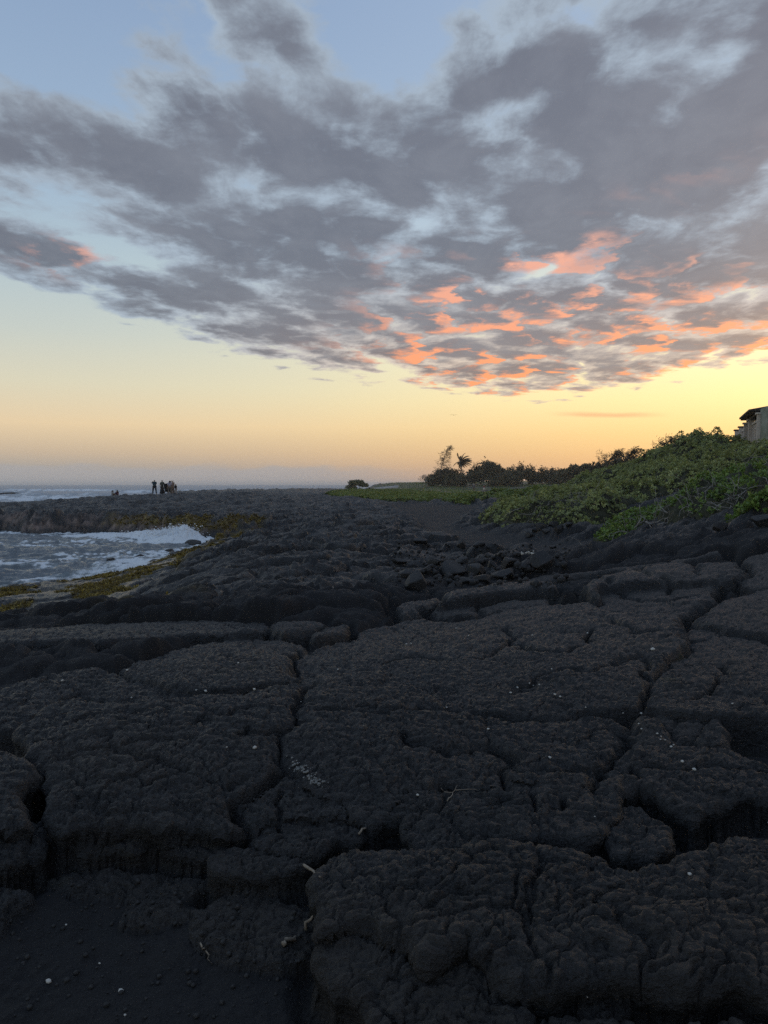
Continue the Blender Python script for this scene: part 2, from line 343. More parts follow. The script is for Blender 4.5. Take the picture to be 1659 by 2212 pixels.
# ------------------------------------------------------------------ foreground plates, outlined as they lie (sheet position of the top rim, height over the hollow floor, rim radius)
PLATES = [
 ([(-60,1372),(0,1362),(150,1346),(325,1334),(500,1325),(590,1325),(597,1338),(575,1350),(510,1357),(380,1366),(250,1378),(100,1384),(0,1392),(-60,1400)], .27, .30),
 ([(-60,1490),(0,1487),(60,1464),(195,1437),(235,1442),(300,1462),(425,1490),(350,1497),(280,1503),(200,1499),(165,1492),(120,1502),(65,1537),(40,1560),(0,1565),(-60,1570)], .20, .15),
 ([(262,1437),(295,1421),(350,1405),(475,1376),(600,1371),(625,1384),(640,1391),(637,1442),(660,1464),(600,1471),(515,1490),(428,1488),(350,1473),(285,1453)], .21, .10),
 ([(42,1556),(65,1537),(120,1504),(165,1495),(200,1502),(280,1506),(350,1500),(430,1494),(515,1494),(600,1474),(662,1468),(650,1512),(630,1556),(610,1572),(607,1617),(605,1637),(585,1662),(550,1687),(520,1707),(505,1740),(455,1752),(400,1752),(330,1757),(260,1748),(190,1755),(150,1760),(118,1745),(118,1700),(105,1650),(60,1600)], .27, .17),
 ([(642,1392),(745,1371),(800,1350),(870,1325),(920,1322),(975,1336),(1020,1333),(1090,1312),(1160,1304),(1255,1305),(1350,1328),(1450,1336),(1490,1342),(1500,1380),(1440,1420),(1420,1470),(1380,1520),(1330,1530),(1275,1527),(1180,1540),(960,1508),(900,1471),(830,1439),(735,1448),(667,1462),(642,1440)], .24, .09),
 ([(1494,1344),(1530,1347),(1660,1378),(1740,1395),(1740,1560),(1640,1545),(1580,1548),(1510,1545),(1450,1532),(1390,1525),(1425,1470),(1445,1423),(1505,1383)], .24, .09),
 ([(668,1470),(735,1454),(830,1444),(898,1477),(957,1513),(1050,1534),(1051,1598),(1083,1632),(1080,1665),(1050,1688),(1020,1670),(950,1666),(880,1682),(840,1715),(800,1740),(770,1735),(740,1700),(690,1690),(670,1670),(650,1640),(624,1635),(619,1600),(624,1572),(640,1540),(655,1512)], .25, .12),
 ([(1057,1535),(1180,1549),(1275,1534),(1323,1540),(1346,1565),(1338,1598),(1295,1635),(1278,1687),(1255,1683),(1130,1676),(1106,1665),(1099,1630),(1061,1597)], .24, .12),
 ([(1354,1572),(1377,1547),(1420,1555),(1460,1598),(1580,1606),(1659,1636),(1740,1650),(1740,1700),(1600,1690),(1560,1703),(1500,1708),(1480,1725),(1430,1697),(1390,1678),(1300,1688),(1292,1680),(1302,1645),(1347,1605)], .22, .10),
 ([(832,1745),(875,1703),(920,1699),(980,1703),(1070,1690),(1110,1685),(1155,1687),(1245,1684),(1290,1702),(1328,1702),(1335,1735),(1300,1770),(1250,1792),(1150,1788),(1060,1790),(1020,1802),(980,1814),(920,1812),(885,1785),(862,1745)], .21, .16),
 ([(1300,1772),(1340,1737),(1385,1728),(1402,1760),(1440,1775),(1455,1812),(1410,1832),(1350,1824),(1312,1800)], .17, .14),
 ([(675,1875),(700,1852),(730,1834),(829,1824),(970,1821),(1030,1802),(1110,1797),(1180,1804),(1245,1815),(1300,1828),(1335,1857),(1370,1860),(1420,1850),(1470,1828),(1530,1804),(1580,1784),(1740,1776),(1740,2110),(1660,2095),(1590,2085),(1520,2090),(1440,2080),(1385,2070),(1300,2075),(1240,2085),(1180,2085),(1120,2085),(1060,2045),(1000,2012),(955,2032),(925,2058),(893,2025),(829,1995),(760,1980),(692,1995),(690,1970),(712,1935),(700,1912)], .26, .20),
 ([(692,2000),(760,1985),(829,2000),(891,2030),(921,2064),(898,2108),(868,2152),(855,2240),(795,2240),(800,2135),(765,2108),(725,2103),(697,2062)], .20, .15),
 ([(930,2066),(960,2038),(1000,2018),(1060,2052),(1130,2098),(1135,2140),(1140,2260),(866,2260),(874,2156),(905,2110)], .17, .13),
 ([(1235,2105),(1355,2092),(1370,2112),(1345,2160),(1300,2182),(1265,2180),(1240,2150)], .13, .12),
 ([(1155,2260),(1180,2195),(1225,2186),(1255,2202),(1345,2200),(1360,2260)], .16, .12),
 ([(1440,2260),(1500,2206),(1560,2198),(1659,2208),(1740,2225),(1740,2270)], .18, .12),
 ([(550,1765),(600,1750),(650,1745),(690,1765),(725,1790),(700,1816),(665,1826),(600,1816),(555,1803)], .18, .13),
 ([(455,1832),(480,1818),(550,1812),(630,1817),(670,1837),(655,1858),(620,1874),(560,1882),(500,1878),(470,1865)], .15, .14),
 ([(692,1750),(720,1748),(760,1755),(785,1775),(770,1798),(730,1793),(702,1775)], .18, .09),
 ([(535,1712),(560,1692),(590,1667),(610,1657),(650,1667),(680,1692),(738,1706),(763,1743),(700,1740),(640,1737),(560,1750),(525,1760),(532,1730)], .22, .08),
 ([(-60,1607),(0,1606),(50,1622),(70,1650),(60,1663),(30,1698),(45,1738),(58,1755),(0,1760),(-60,1755)], .30, .12),
 ([(65,1772),(85,1767),(103,1787),(98,1818),(75,1826),(62,1800)], .16, .08),
 ([(-60,1772),(0,1768),(50,1778),(60,1805),(48,1825),(0,1850),(-60,1850)], .20, .12),
 ([(-60,1925),(0,1920),(55,1920),(60,1935),(25,1955),(0,1990),(-60,1990)], .08, .08),
 ([(420,1966),(470,1940),(560,1935),(640,1960),(685,1990),(675,2050),(600,2080),(500,2062),(432,2020)], .035, .10),
 ([(300,1930),(380,1935),(402,1966),(340,1985),(275,1980)], .035, .08),
 ([(120,1890),(260,1880),(380,1895),(440,1900),(400,1925),(290,1922),(180,1930)], .03, .10),
 ([(120,1777),(200,1771),(290,1776),(330,1800),(290,1824),(180,1826),(125,1805)], .12, .12),
 ([(332,1782),(420,1773),(482,1790),(470,1820),(390,1829),(337,1812)], .13, .12),
 ([(1405,1531),(1440,1525),(1456,1545),(1452,1568),(1420,1570)], .20, .06),
 ([(1456,1555),(1490,1545),(1512,1560),(1508,1586),(1465,1590)], .21, .07),
 ([(1514,1552),(1550,1545),(1578,1590),(1555,1596),(1518,1590)], .25, .06),
 ([(1264,1272),(1305,1245),(1360,1230),(1430,1220),(1515,1210),(1600,1205),(1610,1227),(1585,1245),(1520,1250),(1455,1255),(1380,1260),(1310,1268),(1275,1288),(1265,1298)], .34, .12),
 ([(1277,1292),(1312,1274),(1380,1266),(1530,1254),(1550,1268),(1545,1288),(1495,1312),(1455,1330),(1420,1333),(1355,1316),(1282,1310)], .26, .11),
 ([(1492,1333),(1530,1310),(1570,1285),(1630,1270),(1740,1250),(1740,1372),(1660,1363),(1600,1358),(1530,1343)], .26, .11),
 ([(1592,1245),(1622,1227),(1610,1200),(1660,1182),(1740,1165),(1740,1245),(1640,1262),(1600,1258)], .30, .14),
 ([(950,1280),(1070,1260),(1180,1254),(1215,1259),(1222,1270),(1150,1273),(1080,1278),(1010,1287),(955,1296)], .34, .20),
 ([(858,1302),(900,1290),(945,1282),(950,1296),(905,1312),(865,1318)], .28, .18),
 ([(1070,1256),(1150,1237),(1250,1227),(1350,1217),(1450,1202),(1560,1187),(1565,1195),(1450,1211),(1330,1226),(1220,1238),(1100,1257)], .32, .2),
 ([(942,1309),(1000,1302),(1030,1304),(1028,1322),(985,1322),(946,1318)], .24, .08),
 ([(1036,1304),(1100,1290),(1175,1289),(1182,1299),(1100,1308),(1038,1318)], .26, .10),
 ([(508,1350),(565,1347),(570,1361),(512,1364)], .26, .06),
 ([(662,1364),(690,1353),(745,1343),(753,1350),(744,1360),(690,1369),(664,1372)], .24, .07),
 ([(592,1343),(640,1335),(700,1331),(708,1344),(650,1356),(600,1362)], .26, .08),
]
PW = [(np.array([pt_land(x, y, dz) for x, y in pts]), dz, rr) for pts, dz, rr in PLATES]

# ------------------------------------------------------------------ the ground grid: rings widening with distance
def seq(a, b, k):
    n = max(1, int(round(math.log(b / a) / k))); return list(np.exp(np.linspace(math.log(a), math.log(b), n, endpoint=False)))
rr_ = seq(.3, 1.7, .12) + seq(1.7, 7.5, .0032) + seq(7.5, 60, .0046) + seq(60, 130, .0065) + seq(130, 460, .02) + [460.]
fine = np.linspace(-R(29.5), R(29.5), 571)
mid = np.exp(np.linspace(math.log(.004), math.log(2.3), 46))
th_ = np.concatenate([-(fine[-1] + np.cumsum(mid / mid.sum() * (math.pi - fine[-1]))[::-1]), fine, fine[-1] + np.cumsum(mid / mid.sum() * (math.pi - fine[-1]))])
RRg, THg = np.meshgrid(np.array(rr_), th_, indexing='ij')
GX = RRg * np.sin(THg); GY = RRg * np.cos(THg)
NR, NC = GX.shape
x = GX.ravel(); y = GY.ravel()
N = len(x)
dist = RRg.ravel()
L0 = land0(x, y)
# outlines get a natural wobble
wob1 = fbm(x * 3.2, y * 3.2, 3, 11); wob2 = fbm(x * 3.2 + 50, y * 3.2, 3, 12)
wam = .045 + .010 * np.clip(dist - 3, 0, 8); lw = nstep(5, 9, dist) * .20; xw = x + wob1 * wam + lw * fbm(x * .9, y * .9, 2, 13); yw = y + wob2 * wam + lw * fbm(x * .9 + 7, y * .9, 2, 14)
Hf = np.zeros(N); ID = np.full(N, -1, np.int64); best = np.full(N, -1.0); EDGE = np.full(N, -9.0)
covered = np.full(N, -9.0)
for k, (P, dz, rad) in enumerate(PW):
    lo = P.min(0) - .4; hi = P.max(0) + .4
    s = np.nonzero((xw > lo[0]) & (xw < hi[0]) & (yw > lo[1]) & (yw < hi[1]))[0]
    if len(s) == 0: continue
    sd_ = poly_sd(xw[s], yw[s], P)
    if dz > .1: covered[s] = np.maximum(covered[s], sd_)
    sd_ = sd_ + .034
    rad = np.maximum(rad * (.30 if dz < .34 else .6), .011 * dist[s]) if dz > .1 else rad
    dz = dz * (.82 if .1 < dz < .34 else 1)
    q = np.clip(sd_ / rad, 0, 1)
    h = dz * np.clip(1 - (1 - q) ** 2, 0, 1) ** .6
    size = math.sqrt(abs(np.ptp(P[:, 0]) * np.ptp(P[:, 1])))
    cxy = P.mean(0); tl_ = np.random.default_rng(k + 40).normal(0, .03, 2)
    h = h + np.clip(sd_, 0, .5) * .05 * min(1, size) + q * (tl_[0] * (xw[s] - cxy[0]) + tl_[1] * (yw[s] - cxy[1]))
    up = (sd_ > 0) & (h > best[s])
    t = s[up]; best[t] = h[up]; ID[t] = k; Hf[t] = h[up]; EDGE[t] = sd_[up]
NP = len(PW)
# everything farther out: lobes and toes of the flow
FGR = poly_sd(x, y, np.array([pt_land(a, b) for a, b in [(-250, 1400), (0, 1352), (300, 1328), (590, 1318), (720, 1330), (850, 1300), (950, 1268), (1060, 1250), (1200, 1228), (1450, 1195), (1700, 1155), (1900, 1150)]] + [(9, -4), (-6, -4)]))
ex, ey = x, y
ang = R(-28)
rx_ = ex * math.cos(ang) - ey * math.sin(ang); ry_ = ex * math.sin(ang) + ey * math.cos(ang)
wa = fbm(x * .35, y * .35, 3, 21) * .8; wb = fbm(x * .35 + 9, y * .35 + 4, 3, 22) * .8
sA = .95
f1, f2, cidA, vA, vB = worley((rx_ + wa) * .62 * sA, (ry_ + wb) * 1.05 * sA, 3)
eA = f2 - f1
q = np.clip(eA / .27, 0, 1)
hcell = (_r(cidA % 4096, cidA // 4096, 77) - .35)
ra_ = _r(cidA % 4096, cidA // 4096, 78) - .5; rb_ = _r(cidA % 4096, cidA // 4096, 79) - .5
lobes = .24 * (1 - (1 - q) ** 2) ** .7 * (.6 + .9 * np.clip(hcell + .35, 0, 1)) + hcell * .16 + (vA * ra_ + vB * rb_) * .34 * q
f1b, f2b, cidB, _, _ = worley((rx_ + wa * 1.5) * 2.1, (ry_ + wb * 1.5) * 3.0, 8)
lobes = lobes + .075 * ridged(rx_ * 1.1 + wa, ry_ * 2.2 + wb, 3, 15) + .07 * np.sqrt(np.clip(1 - (1 - np.clip((f2b - f1b) / .35, 0, 1)) ** 2, 0, 1))
farp = nstep(48, 56, y) * (x < 8)
# sand, shrubs, algae and so on: what covers the ground where
def region(pts, plan=False):
    return np.array(pts if plan else [pt_land(a, b) for a, b in pts])
SAND = region([(1000, 1145), (1050, 1150), (1300, 1168), (1340, 1160), (1310, 1195), (1230, 1215), (1150, 1212), (1050, 1200), (960, 1172), (900, 1150), (880, 1120), (830, 1092), (900, 1085), (1050, 1090), (1000, 1120)])
sandm = nstep(-.6, .9, poly_sd(x + wa * 1.2, y + wb * 1.5, SAND))
GREEN = [region([(690, 1071), (740, 1061), (860, 1061), (1000, 1068), (1050, 1075), (960, 1083), (850, 1086), (740, 1076)]),
         np.array([(-4, 118), (8, 112), (20, 100), (60, 95), (140, 110), (260, 200), (260, 430), (10, 430), (0, 240), (-6, 200)])]
greenm = np.maximum(nstep(-1.2, 1.2, poly_sd(x + wa * 2, y + wb * 2, GREEN[0])), nstep(-3, 5, poly_sd(x + wa * 4, y + wb * 8, GREEN[1])))
bankd = np.exp(-((y - 188 + fbm(x * .05, y * .02, 2, 5) * 10) / 7) ** 2) * nstep(-2, 12, x) * nstep(95, 60, x)
greenm = greenm * (1 - bankd)
# shoreline
csd = poly_sd(x + wa * .35 + wob1 * .25, y + wb * .35 + wob2 * .25, COAST)
infg = FGR > 0
m_l = np.clip(np.maximum(nstep(.0, -.5, FGR), nstep(6.5, 8.0, y) * nstep(.03, .25, -covered)), 0, 1) * (1 - sandm) * (1 - greenm)
flat = 1 - .62 * farp
amp_l = m_l * flat * nstep(14, 9, y * 0) * (1 + .0 * y)
SHELF = region([(-60, 1285), (0, 1275), (140, 1245), (270, 1213), (330, 1192), (430, 1186), (440, 1200), (400, 1240), (330, 1275), (340, 1305), (400, 1325), (300, 1336), (150, 1350), (0, 1366), (-80, 1380)])
shelf = nstep(-.4, 1.0, poly_sd(x + wa, y + wb, SHELF))
SL = nstep(-1.2, .5, poly_sd(x, y, region([(1290, 1185), (1400, 1130), (1500, 1085), (1600, 1050), (1760, 1040), (1760, 1160), (1560, 1185), (1400, 1200)])))
amp_l = amp_l * (1 - .7 * shelf) * (1 - .75 * SL)
blk = worley((rx_ + wa) * 1.5, (ry_ + wb) * 2.0, 17)
qb = np.clip((blk[1] - blk[0]) / .16, 0, 1); hb2 = _r(blk[2] % 4096, blk[2] // 4096, 80) - .4
lobes = lobes + (.07 * qb + .13 * hb2 + (blk[3] * (_r(blk[2] % 4096, blk[2] // 4096, 81) - .5) + blk[4] * (_r(blk[2] % 4096, blk[2] // 4096, 82) - .5)) * .28 * qb) * nstep(-.1, .3, fbm(x * .25, y * .25, 2, 18) + .12)
hmid = (lobes - .12) * amp_l * (.62 + .34 * nstep(13, 26, y))
z = L0 + Hf * (ID >= 0) + hmid
# platform at the back: stacked low sheets
st1 = worley((x + wa * 2) * .30, (y + wb * 2) * .42, 41)
st2 = worley((x + wa * 2) * .9, (y + wb * 2) * 1.5, 43)
z += farp * m_l * (.36 * np.sqrt(np.clip((st1[1] - st1[0]) / .4, 0, 1)) + .18 * np.sqrt(np.clip((st2[1] - st2[0]) / .35, 0, 1)) + .25 * (ridged(x * .22 + wa, y * .55 + wb, 3, 47) - .4) - .36)
# unevenness everywhere
nearm = nstep(60, 25, dist)
z += .07 * fbm(x * .55, y * .55, 4, 31) * np.where(infg, .6, 1.0 - .6 * shelf)
rockm = (1 - sandm) * (1 - greenm) * np.where(infg & (ID < 0), .35, 1.0)
# crust: polygons of cooling cracks, then knobbly skin
c1 = worley(x * 2.1 + wob1 * .5, y * 3.0 + wob2 * .5, 51)
crk = np.exp(-((c1[1] - c1[0]) / .05) ** 2) * nstep(-.15, .35, fbm(x * .9, y * .9, 2, 52))
c2 = worley(x * 5.5 + wob1 * 1.2, y * 8.0 + wob2 * 1.2, 53)
crk2 = np.exp(-((c2[1] - c2[0]) / .08) ** 2)
skin = ridged(x * 7, y * 11, 3, 61)
skin2 = fbm(x * 26, y * 34, 3, 67)
pits = np.clip(fbm(x * 12, y * 15, 2, 63) - .25, 0, 1)
onp = np.where(ID >= 0, 1.0, .5)
z += rockm * nearm * onp * (-.030 * crk - .010 * crk2 + .011 * (skin - .3) + .012 * skin2 - .024 * pits + .008 * (ridged(x * 3.1 + wob1, y * 8.5 + wob2, 3, 65) - .3) + .009 * np.sqrt(np.clip((c2[1] - c2[0]) / .5, 0, 1)) + .022 * fbm(x * 1.6, y * 2.2, 3, 64))
c3 = worley(x * 13 + wob1 * 2, y * 19 + wob2 * 2, 54)
z += rockm * nstep(14, 7, dist) * onp * (-.009 * np.exp(-((c3[1] - c3[0]) / .10) ** 2) + .006 * np.sqrt(np.clip((c3[1] - c3[0]) / .5, 0, 1)))
# ropes on some of the lobes
z += m_l * (1 - .6 * shelf) * nstep(70, 40, dist) * (.05 * fbm(x * 1.6, y * 2.2, 3, 73) + .06 * (ridged(x * 1.3 + wa, y * 2.0 + wb, 3, 74) - .3))
rope = np.sin((rx_ * 3 + 1.6 * fbm(x * .8, y * .8, 3, 71) * 6 + ry_ * 7)) * nstep(.1, .4, fbm(x * .33, y * .33, 2, 72))
z += m_l * nearm * rope * .03
# ridges running up the right-hand slope
ca_, sa_ = math.cos(R(47)), math.sin(R(47))
al = x * sa_ + y * ca_; ac = x * ca_ - y * sa_
z += SL * m_l * (.36 * ridged(ac * 1.0 + .8 * fbm(al * .25, ac * .3, 3, 81), al * .22, 4, 82, .55) + .10 * (ridged(ac * 3.2, al * .7, 3, 83) - .3) - .20)
# sand is smooth with soft hummocks, a bit of rubble in the cracks
rub = worley(x * 14, y * 16, 91)
z += np.where(infg & (ID < 0), .028 * np.clip(.45 - rub[0], 0, 1) * nstep(.0, .4, fbm(x * 1.7, y * 1.7, 2, 92)) + .028 * fbm(x * 4, y * 5, 4, 93), 0)
deep = np.where(infg & (ID < 0), nstep(.16, .05, -covered), 0)
z -= deep * .06
z += np.where(infg & (ID < 0), .15 * nstep(6.5, 8.0, y) * nstep(.05, .3, -covered), 0)

# cracks that cross the plates (sheet positions, width in metres)
def _c(off, pts): return [(off[0] + a * .5, off[1] + b * .5) for a, b in pts]
O1, O2, O3, O5 = (0, 1316.6), (829.5, 1097.2), (829.5, 1481.2), (829.5, 1700.7)
CRACKS = [(_c(O1, p), w) for p, w in [([(1030, 510), (1060, 550), (1110, 548), (1180, 530), (1225, 520)], .010), ([(860, 490), (930, 490)], .012), ([(1380, 440), (1480, 440), (1659, 455)], .010), ([(1590, 425), (1660, 420)], .012), ([(1280, 150), (1275, 260), (1330, 300)], .014), ([(1195, 860), (1245, 765)], .016),
          ([(560, 590), (700, 560), (860, 570)], .006), ([(250, 640), (420, 600), (600, 640), (760, 700)], .006), ([(330, 480), (520, 440), (700, 450)], .006), ([(870, 740), (980, 735), (1060, 700)], .008), ([(700, 400), (900, 430), (1000, 480), (1100, 440)], .006)]]
CRACKS += [(_c(O3, p), w) for p, w in [([(0, 110), (110, 98), (220, 85), (310, 75), (300, 92)], .014), ([(350, 120), (440, 130), (560, 125), (700, 130)], .012), ([(130, 200), (130, 260), (240, 260), (360, 255), (450, 240)], .010), ([(1080, 290), (1112, 352)], .014), ([(560, 330), (700, 345), (900, 330)], .008), ([(640, 440), (660, 500)], .010), ([(770, 450), (780, 495)], .010), ([(480, 430), (500, 480), (620, 470)], .008),
          ([(1150, 300), (1300, 310), (1500, 300), (1659, 320)], .008), ([(980, 300), (1060, 335)], .010)]]
CRACKS += [(_c(O1, p), w) for p, w in [([(1335, 300), (1300, 390), (1265, 480), (1225, 515), (1217, 600), (1205, 650)], .012), ([(1205, 640), (1170, 690), (1100, 742), (1042, 785), (1015, 870)], .020), ([(1335, 300), (1450, 275), (1560, 262), (1660, 246)], .012)]]
CRACKS += [(_c(O3, p), w) for p, w in [([(450, 235), (490, 260), (522, 300), (535, 400)], .014), ([(1048, 170), (1030, 240), (940, 322), (908, 410)], .016)]]
CRACKS += [(_c(O5, p), w) for p, w in [([(535, 400), (540, 550)], .009), ([(655, 330), (640, 590)], .012), ([(790, 440), (790, 520)], .008), ([(975, 380), (970, 520)], .010), ([(1105, 530), (1110, 760), (1075, 800)], .012), ([(1440, 200), (1435, 420)], .008), ([(1180, 430), (1260, 455)], .012), ([(650, 330), (745, 312), (700, 288)], .016), ([(180, 490), (340, 440), (380, 470)], .010), ([(545, 640), (540, 770)], .008),
          ([(640, 590), (760, 600), (900, 610), (1105, 600)], .006), ([(0, 420), (160, 400), (330, 440)], .006), ([(890, 240), (890, 440), (850, 520)], .006), ([(1105, 760), (1370, 790), (1400, 690)], .010), ([(1260, 455), (1440, 470), (1659, 440)], .007)]]
CRACKS += [(_c(O2, p), w) for p, w in [([(880, 540), (882, 585)], .016), ([(1220, 330), (1232, 372)], .014), ([(540, 560), (600, 600), (690, 618), (780, 620), (832, 602)], .014), ([(1470, 670), (1430, 760), (1380, 830)], .012), ([(1100, 650), (1145, 740)], .012), ([(420, 640), (580, 560), (500, 520)], .010), ([(0, 640), (140, 620), (280, 640)], .010), ([(560, 780), (760, 700), (900, 720), (1090, 640)], .008), ([(900, 470), (1100, 560), (1400, 540)], .008), ([(960, 345), (1100, 400), (1300, 390)], .012), ([(1100, 270), (1140, 330)], .012), ([(1330, 230), (1360, 310)], .012)]]
for pts, w in CRACKS:
    P = np.array([pt_land(a, b, .24) for a, b in pts])
    s = np.nonzero((x > P[:, 0].min() - .2) & (x < P[:, 0].max() + .2) & (y > P[:, 1].min() - .2) & (y < P[:, 1].max() + .2) & (ID >= 0))[0]
    if not len(s): continue
    d_ = np.full(len(s), 9.0, np.float32)
    X_, Y_ = x[s] + wob1[s] * .15, y[s] + wob2[s] * .15
    for (ax, ay), (bx, by) in zip(P[:-1], P[1:]):
        ex_, ey_ = bx - ax, by - ay
        t = np.clip(((X_ - ax) * ex_ + (Y_ - ay) * ey_) / (ex_ * ex_ + ey_ * ey_ + 1e-9), 0, 1)
        d_ = np.minimum(d_, np.hypot(X_ - ax - t * ex_, Y_ - ay - t * ey_))
    wv = np.maximum(w * 1.1, .0032 * dist[s])
    z[s] -= (.085 * np.exp(-(d_ / wv) ** 2) + .018 * np.exp(-(d_ / (wv * 3.5)) ** 2)) * min(1.9, w / .012) * (.45 if pts[0][1] > 1740 else 1.0)
# pits that open between the plates
for pts, dp in [([(1340, 1705), (1390, 1690), (1440, 1705), (1480, 1735), (1560, 1712), (1555, 1745), (1500, 1770), (1440, 1768), (1400, 1740)], .22),
                ([(870, 1690), (950, 1672), (1030, 1678), (1060, 1690), (980, 1700), (900, 1698), (850, 1720)], .22),
                ([(70, 1665), (110, 1690), (115, 1760), (70, 1770), (45, 1720)], .25),
                ([(120, 1770), (260, 1765), (420, 1765), (480, 1780), (440, 1830), (300, 1840), (160, 1820)], .02),
                ([(1390, 2090), (1500, 2100), (1740, 2110), (1740, 2195), (1560, 2190), (1440, 2200), (1380, 2200)], .28),
                ([(610, 1580), (625, 1600), (620, 1640), (600, 1660), (530, 1710), (520, 1760), (500, 1830), (480, 1820), (500, 1750), (560, 1690), (606, 1640)], .25),
                ([(1590, 1560), (1740, 1560), (1740, 1610), (1600, 1598)], .22)]:
    P = np.array([pt_land(a, b, .05) for a, b in pts])
    s = np.nonzero((x > P[:, 0].min() - .2) & (x < P[:, 0].max() + .2) & (y > P[:, 1].min() - .2) & (y < P[:, 1].max() + .2) & (ID < 0))[0]
    z[s] -= dp * nstep(-.05, .15, poly_sd(xw[s], yw[s], P))
# coast: cliffs on the far side of the cove, a shelving shore on the near side
cw = np.where(y > 100, 9.0, np.where(y > 38, 1.5, 3.2))
cl = np.clip((csd + .25) / cw, 0, 1)
z = np.where(csd > cw - .25, z, -1.6 + (z + 1.6) * np.where(y > 38, cl ** np.where(y > 100, .8, .45), np.sqrt(np.clip(1 - (1 - cl) ** 2, 0, 1))))
z = np.where(csd < -.25, -1.6 - np.clip(-csd * .05, 0, 3), z)
cliffn = fbm(x * 1.1, y * 1.1, 4, 95)
z += np.where((y > 38) & (y < 60), nstep(4.5, .3, np.abs(csd - .6)) * (cliffn * .35 + .4 * (ridged(x * 1.4, y * 2.6, 3, 96) - .35)), 0)
# rims lean out over the cracks a little
zg = z.reshape(NR, NC)
px_ = x.copy(); py_ = y.copy()
for k, (P, dz, rad) in enumerate(PW):
    if dz < .12 or P[:, 1].mean() > 6: continue
    rad = max(.05, rad * .45)
    s = np.nonzero((ID == k) & (EDGE < rad * .9))[0]
    if len(s) == 0: continue
    e = .01
    gx = (poly_sd(xw[s] + e, yw[s], P) - poly_sd(xw[s] - e, yw[s], P)) / (2 * e)
    gy = (poly_sd(xw[s], yw[s] + e, P) - poly_sd(xw[s], yw[s] - e, P)) / (2 * e)
    q = EDGE[s] / (rad * .9)
    dz = dz * .8
    o = dz * np.where(q < .3, -.20 + (.20 + .14) * q / .3, .14 * (1 - q) / .7)
    o = o + dz * .22 * (wob2[s] + .6 * fbm(x[s] * 9, y[s] * 9, 2, 97)) * (1 - q)
    px_[s] -= gx * o; py_[s] -= gy * o; z[s] += dz * .18 * fbm(x[s] * 7 + 3, y[s] * 7, 2, 98) * (1 - q)
HX, HY, HZ = px_, py_, z
print('TT','terrain', N, round(time.time() - T0, 1))
# masks for the materials: sand, green cover, algae, bare pale crust
fgs = np.where(infg & (ID < 0), nstep(.02, .12, -covered), 0)
alg_n = fbm(x * .8, y * .8, 4, 101)
algae = nstep(5.5, 2.0, csd + alg_n * 2.5) * nstep(.28, .5, z) * nstep(1.25, .75, z + alg_n * .3) * (x < 2) * (y < 62)
algae = np.where(y > 38, nstep(2.2, 1.0, csd + alg_n * 1.4) * nstep(.55, .75, z) * nstep(-21, -14, x + alg_n * 6), np.maximum(algae, shelf) * nstep(-.22, .12, fbm(x * .6, y * .6, 3, 103) + .08 * (csd < 4) - .13) * nstep(.2, .4, z) * (x < -2.5))
pale = np.where((y > 38) & (y < 60), nstep(2.0, .8, csd) * nstep(.15, .4, z) * nstep(-.3, .3, fbm(x * .7, y * .7, 3, 104) + .05), 0) * (x < 2)
wet = np.where((y < 38), np.maximum(nstep(7, 2.5, csd + alg_n) * (x < -3), shelf), nstep(.35, .1, z) * (y < 60))
ATT = np.stack([np.maximum(sandm, fgs), greenm, np.clip(algae, 0, 1), np.clip(pale, 0, 1)], 1)

# ------------------------------------------------------------------ materials
def newmat(name):
    m = bpy.data.materials.new(name); m.use_nodes = True
    E.nt = m.node_tree
    for n in list(E.nt.nodes): E.nt.nodes.remove(n)
    o = E.nt.nodes.new('ShaderNodeOutputMaterial'); b = E.nt.nodes.new('ShaderNodeBsdfPrincipled')
    E.nt.links.new(b.outputs[0], o.inputs[0])
    return m, b, o
def geo(): return E(E.nt.nodes.new('ShaderNodeNewGeometry').outputs['Position'])
def objc(): return E(E.nt.nodes.new('ShaderNodeTexCoord').outputs['Object'])
def attr(name, out=0):
    n = E.nt.nodes.new('ShaderNodeAttribute'); n.attribute_name = name
    return E(n.outputs[out])
def bump(h, strength, dist_, prev=None):
    n = E.nt.nodes.new('ShaderNodeBump'); E.put(n, 'Height', h); n.inputs['Strength'].default_value = strength; n.inputs['Distance'].default_value = dist_
    if prev is not None: E.put(n, 'Normal', prev)
    return E(n.outputs[0])
def simple(name, col, rough=.7, var=.25, scale=6, spec=.4, col2=None, bmp=0):
    m, b, o = newmat(name)
    p = objc(); n = noise(p, scale, 4, .6)
    c2 = col2 or tuple(c * (1 - var) for c in col)
    E.put(b, 'Base Color', cmix(sstep(.3, .7, n), tuple(c2), tuple(min(1, c * (1 + var * .5)) for c in col)))
    b.inputs['Roughness'].default_value = rough; b.inputs['Specular IOR Level'].default_value = spec
    if bmp: E.put(b, 'Normal', bump(n, .6, bmp))
    return m

